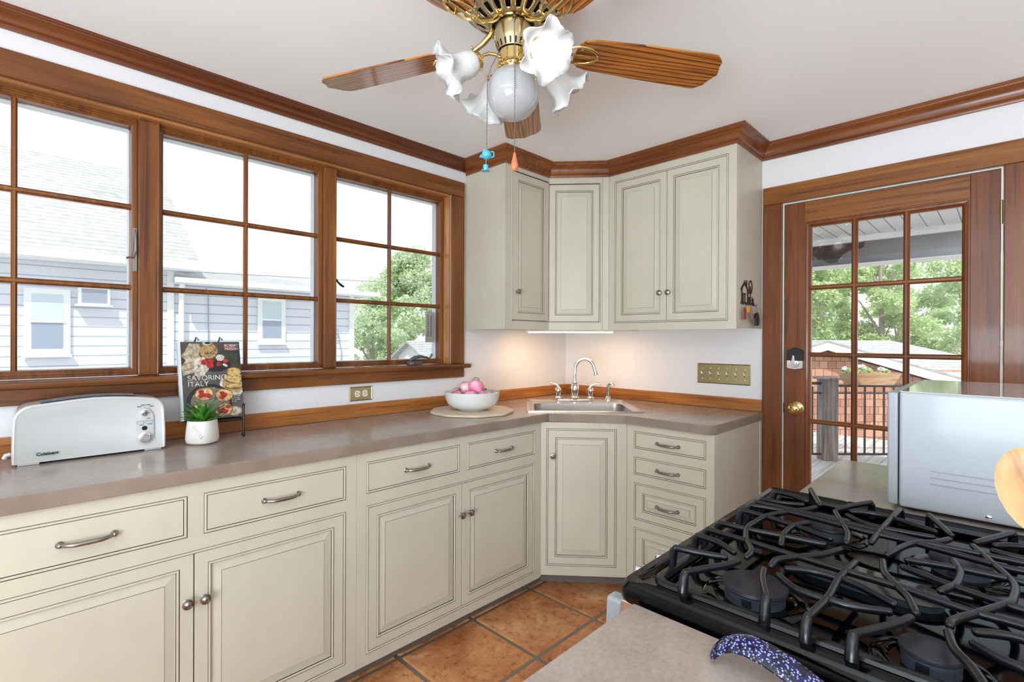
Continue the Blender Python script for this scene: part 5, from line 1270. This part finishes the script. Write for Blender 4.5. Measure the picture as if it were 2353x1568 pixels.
def tree(label, x, y, z0, h, rad, nblob, nleaf, lm, seed, size=.10, trunk=True, low=.25, group='trees outside'):
    rn = random.Random(seed); t = thing('tree', label, 'tree', (x, y, z0), group=group)
    b = MB(); tips = []
    for k in range(nblob):
        a = rn.uniform(0, 2*PI); u = rn.uniform(low, 1.0); env = rad*math.sin(PI*min(1, (u-low)/(1-low)*.80+.16)); rr = env*math.sqrt(rn.uniform(.05, 1))
        tips.append((rr*math.cos(a), rr*math.sin(a), u*h, rad*rn.uniform(.18, .34)))
    for k in range(nleaf):
        cx, cy, cz, r = tips[rn.randrange(nblob)]
        d = Vector((rn.gauss(0, 1), rn.gauss(0, 1), rn.gauss(0, 1))); d.normalize(); d *= r*rn.uniform(.55, 1.05)
        c = Vector((cx, cy, cz*.97)) + Vector((d.x, d.y, d.z*.75)); s_ = size*rn.uniform(.6, 1.3)
        u_ = Vector((rn.gauss(0, 1), rn.gauss(0, 1), rn.gauss(0, .6))).normalized(); w_ = u_.cross(Vector((rn.gauss(0, 1), rn.gauss(0, 1), rn.gauss(0, 1)))).normalized()
        b.poly([tuple(c - u_*s_), tuple(c + w_*s_*.55), tuple(c + u_*s_), tuple(c - w_*s_*.55)])
    b.build('crown', lm, t, fixn=False)
    if trunk:
        b = MB(); b.tube([(0, 0, 0), (.05, 0, h*.35), (-.03, .04, h*.7), (0, 0, h*.93)], [rad*.085, rad*.06, rad*.035, rad*.01], 8)
        for k in range(min(12, nblob)):
            cx, cy, cz, r = tips[k]; z1_ = max(.15*h, cz-.25*h); b.tube([(0, 0, z1_), (cx*.5, cy*.5, (z1_+cz)/2+.05*h), (cx, cy, cz)], [rad*.035, rad*.02, rad*.006], 6)
        b.build('trunk', BARK, t)
    return t
tree('large leafy tree filling the right window behind the low house', -21, 12.9, -1.7, 7.7, 3.1, 70, 46000, LF1, 11, .085, low=.10)
tree('smaller pale green tree left of the large one, right window', -16.9, 8.2, -1.7, 5.0, 1.5, 44, 20000, LF1, 12, .06, low=.05)
tree('distant tree top above the low house roof, middle window', -20, 6.05, -1.7, 6.0, 1.15, 22, 6000, LF1, 13, .08, low=.5)

# porch and deck beyond the door
DECK = mat('deck_boards', rough=.75)
_t = N(DECK, 'ShaderNodeTexCoord'); _s = N(DECK, 'ShaderNodeSeparateXYZ'); L(DECK, _t.outputs['Object'], _s.inputs[0])
_d = N(DECK, 'ShaderNodeMath', operation='DIVIDE'); _d.inputs[1].default_value = .14; L(DECK, _s.outputs['X'], _d.inputs[0]); _f = N(DECK, 'ShaderNodeMath', operation='FRACT'); L(DECK, _d.outputs[0], _f.inputs[0])
base(DECK, mix(DECK, .8, ramp(DECK, ntex(DECK, mapping(DECK, (20, 1.5, 20)), 1, 4), [(.35, srgb(178, 172, 164)), (.65, srgb(212, 206, 198))]), ramp(DECK, _f.outputs[0], [(0, (.45, .43, .42, 1)), (.06, (.45, .43, .42, 1)), (.09, (1, 1, 1, 1))]), 'MULTIPLY'))
o = MB().box(-1.2, 6.5, .165, 6.9, -.30, -.26).build('deck_floor', DECK); tag(o, 'grey weathered deck floor outside the back door', 'deck'); 
BEAD = mat('beadboard_white', rough=.6)
_t = N(BEAD, 'ShaderNodeTexCoord'); _s = N(BEAD, 'ShaderNodeSeparateXYZ'); L(BEAD, _t.outputs['Object'], _s.inputs[0])
_d = N(BEAD, 'ShaderNodeMath', operation='DIVIDE'); _d.inputs[1].default_value = .13; L(BEAD, _s.outputs['X'], _d.inputs[0]); _f = N(BEAD, 'ShaderNodeMath', operation='FRACT'); L(BEAD, _d.outputs[0], _f.inputs[0])
base(BEAD, ramp(BEAD, _f.outputs[0], [(0, srgb(120, 116, 112)), (.05, srgb(120, 116, 112)), (.09, srgb(226, 224, 222))]))
pr = thing('porch_roof', 'white beadboard porch ceiling with brown beam outside the back door', 'porch roof')
MB().box(-.8, 5.0, .165, 4.0, 2.455, 2.60).build('ceiling_boards', BEAD, pr)
MB().box(-.8, 5.0, 3.70, 3.78, 2.385, 2.455).build('trim_board', TRIMW, pr, bevel=.004)
MB().box(-.8, 5.0, 3.74, 3.90, 2.225, 2.384).build('beam', wood('beam_brown', 'x', (.06, .03, .022, 1), (.085, .044, .030, 1), (.125, .062, .040, 1), .6, 0), pr)
MB().box(-.8, 5.0, 3.72, 3.95, 2.150, 2.224).build('soffit', mat('soffit_grey', srgb(84, 82, 86), .6), pr)
MB().box(-.8, 5.0, 3.70, 3.98, 2.137, 2.149).build('drip_edge', TRIMW, pr)
FWD = Vector((-math.sin(YAW), math.cos(YAW), 0)); RT = Vector((math.cos(YAW), math.sin(YAW), 0)); C0 = Vector((2.2615, -2.855, 0))
def axis_frame(lat, dep, z=0): p = C0 + FWD*dep + RT*lat; return (p.x, p.y, z)
OLDW = mat('weathered_wood', rough=.8); base(OLDW, ramp(OLDW, ntex(OLDW, mapping(OLDW, (30, 30, 2)), 1, 4), [(.35, srgb(104, 94, 88)), (.65, srgb(158, 148, 140))]))
BALM = mat('baluster_black', srgb(58, 50, 50), .5)
rl = thing('deck_railing', 'deck railing with weathered wood post and dark metal balusters outside the door', 'railing', axis_frame(4.148, 6.6, -.26), (0, 0, YAW))
b = MB(); b.box(-.090, .090, -.09, .09, 0, 1.055); b.build('post', OLDW, rl, bevel=.006); b = MB(); b.box(-.125, .135, -.125, .125, 1.055, 1.082); b.build('post_cap', OLDW, rl, bevel=.004)
b = MB(); b.box(.09, 3.2, -.02, .02, .955, .985); b.box(.09, 3.2, -.012, .012, .865, .885); b.box(.09, 3.2, -.015, .015, .060, .085)
b.box(-1.5, -.09, -.02, .02, .985, 1.02); b.box(-1.5, -.09, -.012, .012, .865, .885); b.box(-1.5, -.09, -.012, .012, .060, .085); b.build('rail', BALM, rl)
for k in range(24):
    b = MB(); x = .112 + .126*k if k < 19 else -.20-.126*(k-19); b.box(x-.009, x+.009, -.009, .009, .07, .96); b.build('baluster', BALM, rl)
px = thing('planter_box', 'wooden trough planter with pink and white flowers on the deck railing', 'planter', axis_frame(4.70, 6.62, .727), (0, 0, YAW))
PLW = mat('planter_wood', rough=.7); base(PLW, ramp(PLW, ntex(PLW, mapping(PLW, (3, 20, 20)), 1, 4), [(.35, srgb(176, 128, 92)), (.65, srgb(214, 176, 138))]))
b = MB(); A = [(-.26, -.10, 0), (.26, -.10, 0), (.26, .10, 0), (-.26, .10, 0)]; Bq = [(-.335, -.13, .160), (.345, -.13, .160), (.345, .13, .160), (-.335, .13, .160)]; Cq = [(-.32, -.115, .160), (.33, -.115, .160), (.33, .115, .160), (-.32, .115, .160)]; Dq = [(-.31, -.11, .13), (.32, -.11, .13), (.32, .11, .13), (-.31, .11, .13)]
b.rings([A, Bq, Cq, Dq]); b.build('trough', PLW, px)
def bouquet(name, cx, r, n, m, seed, z, sz=.022, par=px):
    rn = random.Random(seed); b = MB()
    for k in range(n):
        d = Vector((rn.gauss(0, 1), rn.gauss(0, 1), rn.gauss(0, 1))).normalized()*r*rn.uniform(.6, 1); c = Vector((cx+d.x, d.y*.7, z+abs(d.z)*.9)); u_ = Vector((rn.gauss(0,1), rn.gauss(0,1), rn.gauss(0,1))).normalized(); w_ = u_.orthogonal().normalized(); s_ = sz*rn.uniform(.7, 1.3)
        b.poly([tuple(c-u_*s_), tuple(c+w_*s_), tuple(c+u_*s_), tuple(c-w_*s_)])
    return b.build(name, m, par, fixn=False)
for k, (cx, r) in enumerate(((-.28, .07), (-.06, .10), (.20, .07))):
    bouquet('flower_foliage', cx, r, 160, LF2, 40+k, .15); bouquet('blossoms', cx-.03, r*.6, 60, mat('petal_%d' % k, srgb(250, 236, 242), .6), 50+k, .19+.02*(k == 1), .016)
# neighbour's shingled house beyond the deck
SHW = mat('cedar_shingles', rough=.85)
_br = N(SHW, 'ShaderNodeTexBrick'); _mp = mapping(SHW, (1, 1, 1), rot=(R(90), 0, 0)); L(SHW, _mp, _br.inputs['Vector']); _br.inputs['Scale'].default_value = 1
_br.inputs['Brick Width'].default_value = .19; _br.inputs['Row Height'].default_value = .17; _br.inputs['Mortar Size'].default_value = .006
_br.inputs['Color1'].default_value = srgb(176, 120, 96); _br.inputs['Color2'].default_value = srgb(208, 158, 130); _br.inputs['Mortar'].default_value = srgb(104, 62, 48); base(SHW, _br.outputs[0])
sh_ = thing('neighbor_house', 'cedar shingled house with wide white gable boards beyond the deck', 'house', axis_frame(6.883, 11, 0), (0, 0, YAW), group='neighbouring houses')
def gz(x): return 1.28 - (.275*x if x > 0 else -.29*x)
b = MB(); b.prism([(-3, -1.7), (7, -1.7), (7, gz(7)-.2), (0, 1.10), (-3, gz(-3)-.2)], 0.25, 3.2, 'y'); b.build('wall', SHW, sh_)
b = MB(); b.prism([(-3.2, gz(-3.2)-.20), (-3.2, gz(-3.2)), (0, 1.28), (7.2, gz(7.2)), (7.2, gz(7.2)-.22), (0, 1.10)], -.06, .0, 'y'); b.build('bargeboard', TRIMW, sh_)
b = MB(); b.prism([(-3.2, gz(-3.2)), (-3.2, gz(-3.2)+.03), (0, 1.31), (7.2, gz(7.2)+.03), (7.2, gz(7.2)), (0, 1.28)], -.08, 3.2, 'y'); b.build('roof', ROOFL, sh_)
s2 = thing('neighbor_house', 'low house with long grey hip roof behind the cedar shingled one', 'house', axis_frame(11.6, 18, 0), (0, 0, YAW), group='neighbouring houses')
b = MB(); b.box(-1.5, 8, .3, 5.5, -1.7, .25); b.build('wall', SHW, s2)
b = MB(); V = [(-2.4, -.2, -.05), (8.5, -.2, -.05), (8.5, 6, -.05), (-2.4, 6, -.05), (-.2, 2.6, 1.335), (3.9, 2.6, 1.335)]; iv = [b.vert(v) for v in V]
for f in ((0, 1, 5, 4), (1, 2, 5), (2, 3, 4, 5), (3, 0, 4), (0, 3, 2, 1)): b.face([iv[k] for k in f])
b.build('roof', ROOFL, s2)
k_ = 0
LB = ['feathery green tree behind the roofs, leftmost through the door glass', 'tall feathery tree behind the grey roof, middle of the door glass', 'feathery tree behind the roofs, right edge of the door glass',
      'farther green tree behind the leftmost door tree', 'farther green tree between the middle and right door trees', 'farther green tree at the right behind the door', 'farthest green tree beyond the right edge of the door glass']
for lat, dep, z0, h, rad, nb, nl in ((15.2, 27, -1.7, 9.5, 2.2, 60, 17000), (19.8, 27, -1.7, 10, 2.2, 60, 17000), (24.4, 27, -1.7, 10, 2.2, 60, 15000), (20.0, 32.5, -1.7, 11.5, 2.3, 50, 11000), (25.0, 32.5, -1.7, 11.5, 2.3, 50, 11000), (29.8, 32.5, -1.7, 11, 2.3, 40, 8000), (22.6, 38, -1.7, 12.5, 2.5, 40, 9000)):
    x, y, z = axis_frame(lat, dep, z0)
    tree(LB[k_], x, y, z, h, rad, nb, int(nl*1.7), LF2, 60+k_, .095, low=.08); k_ += 1
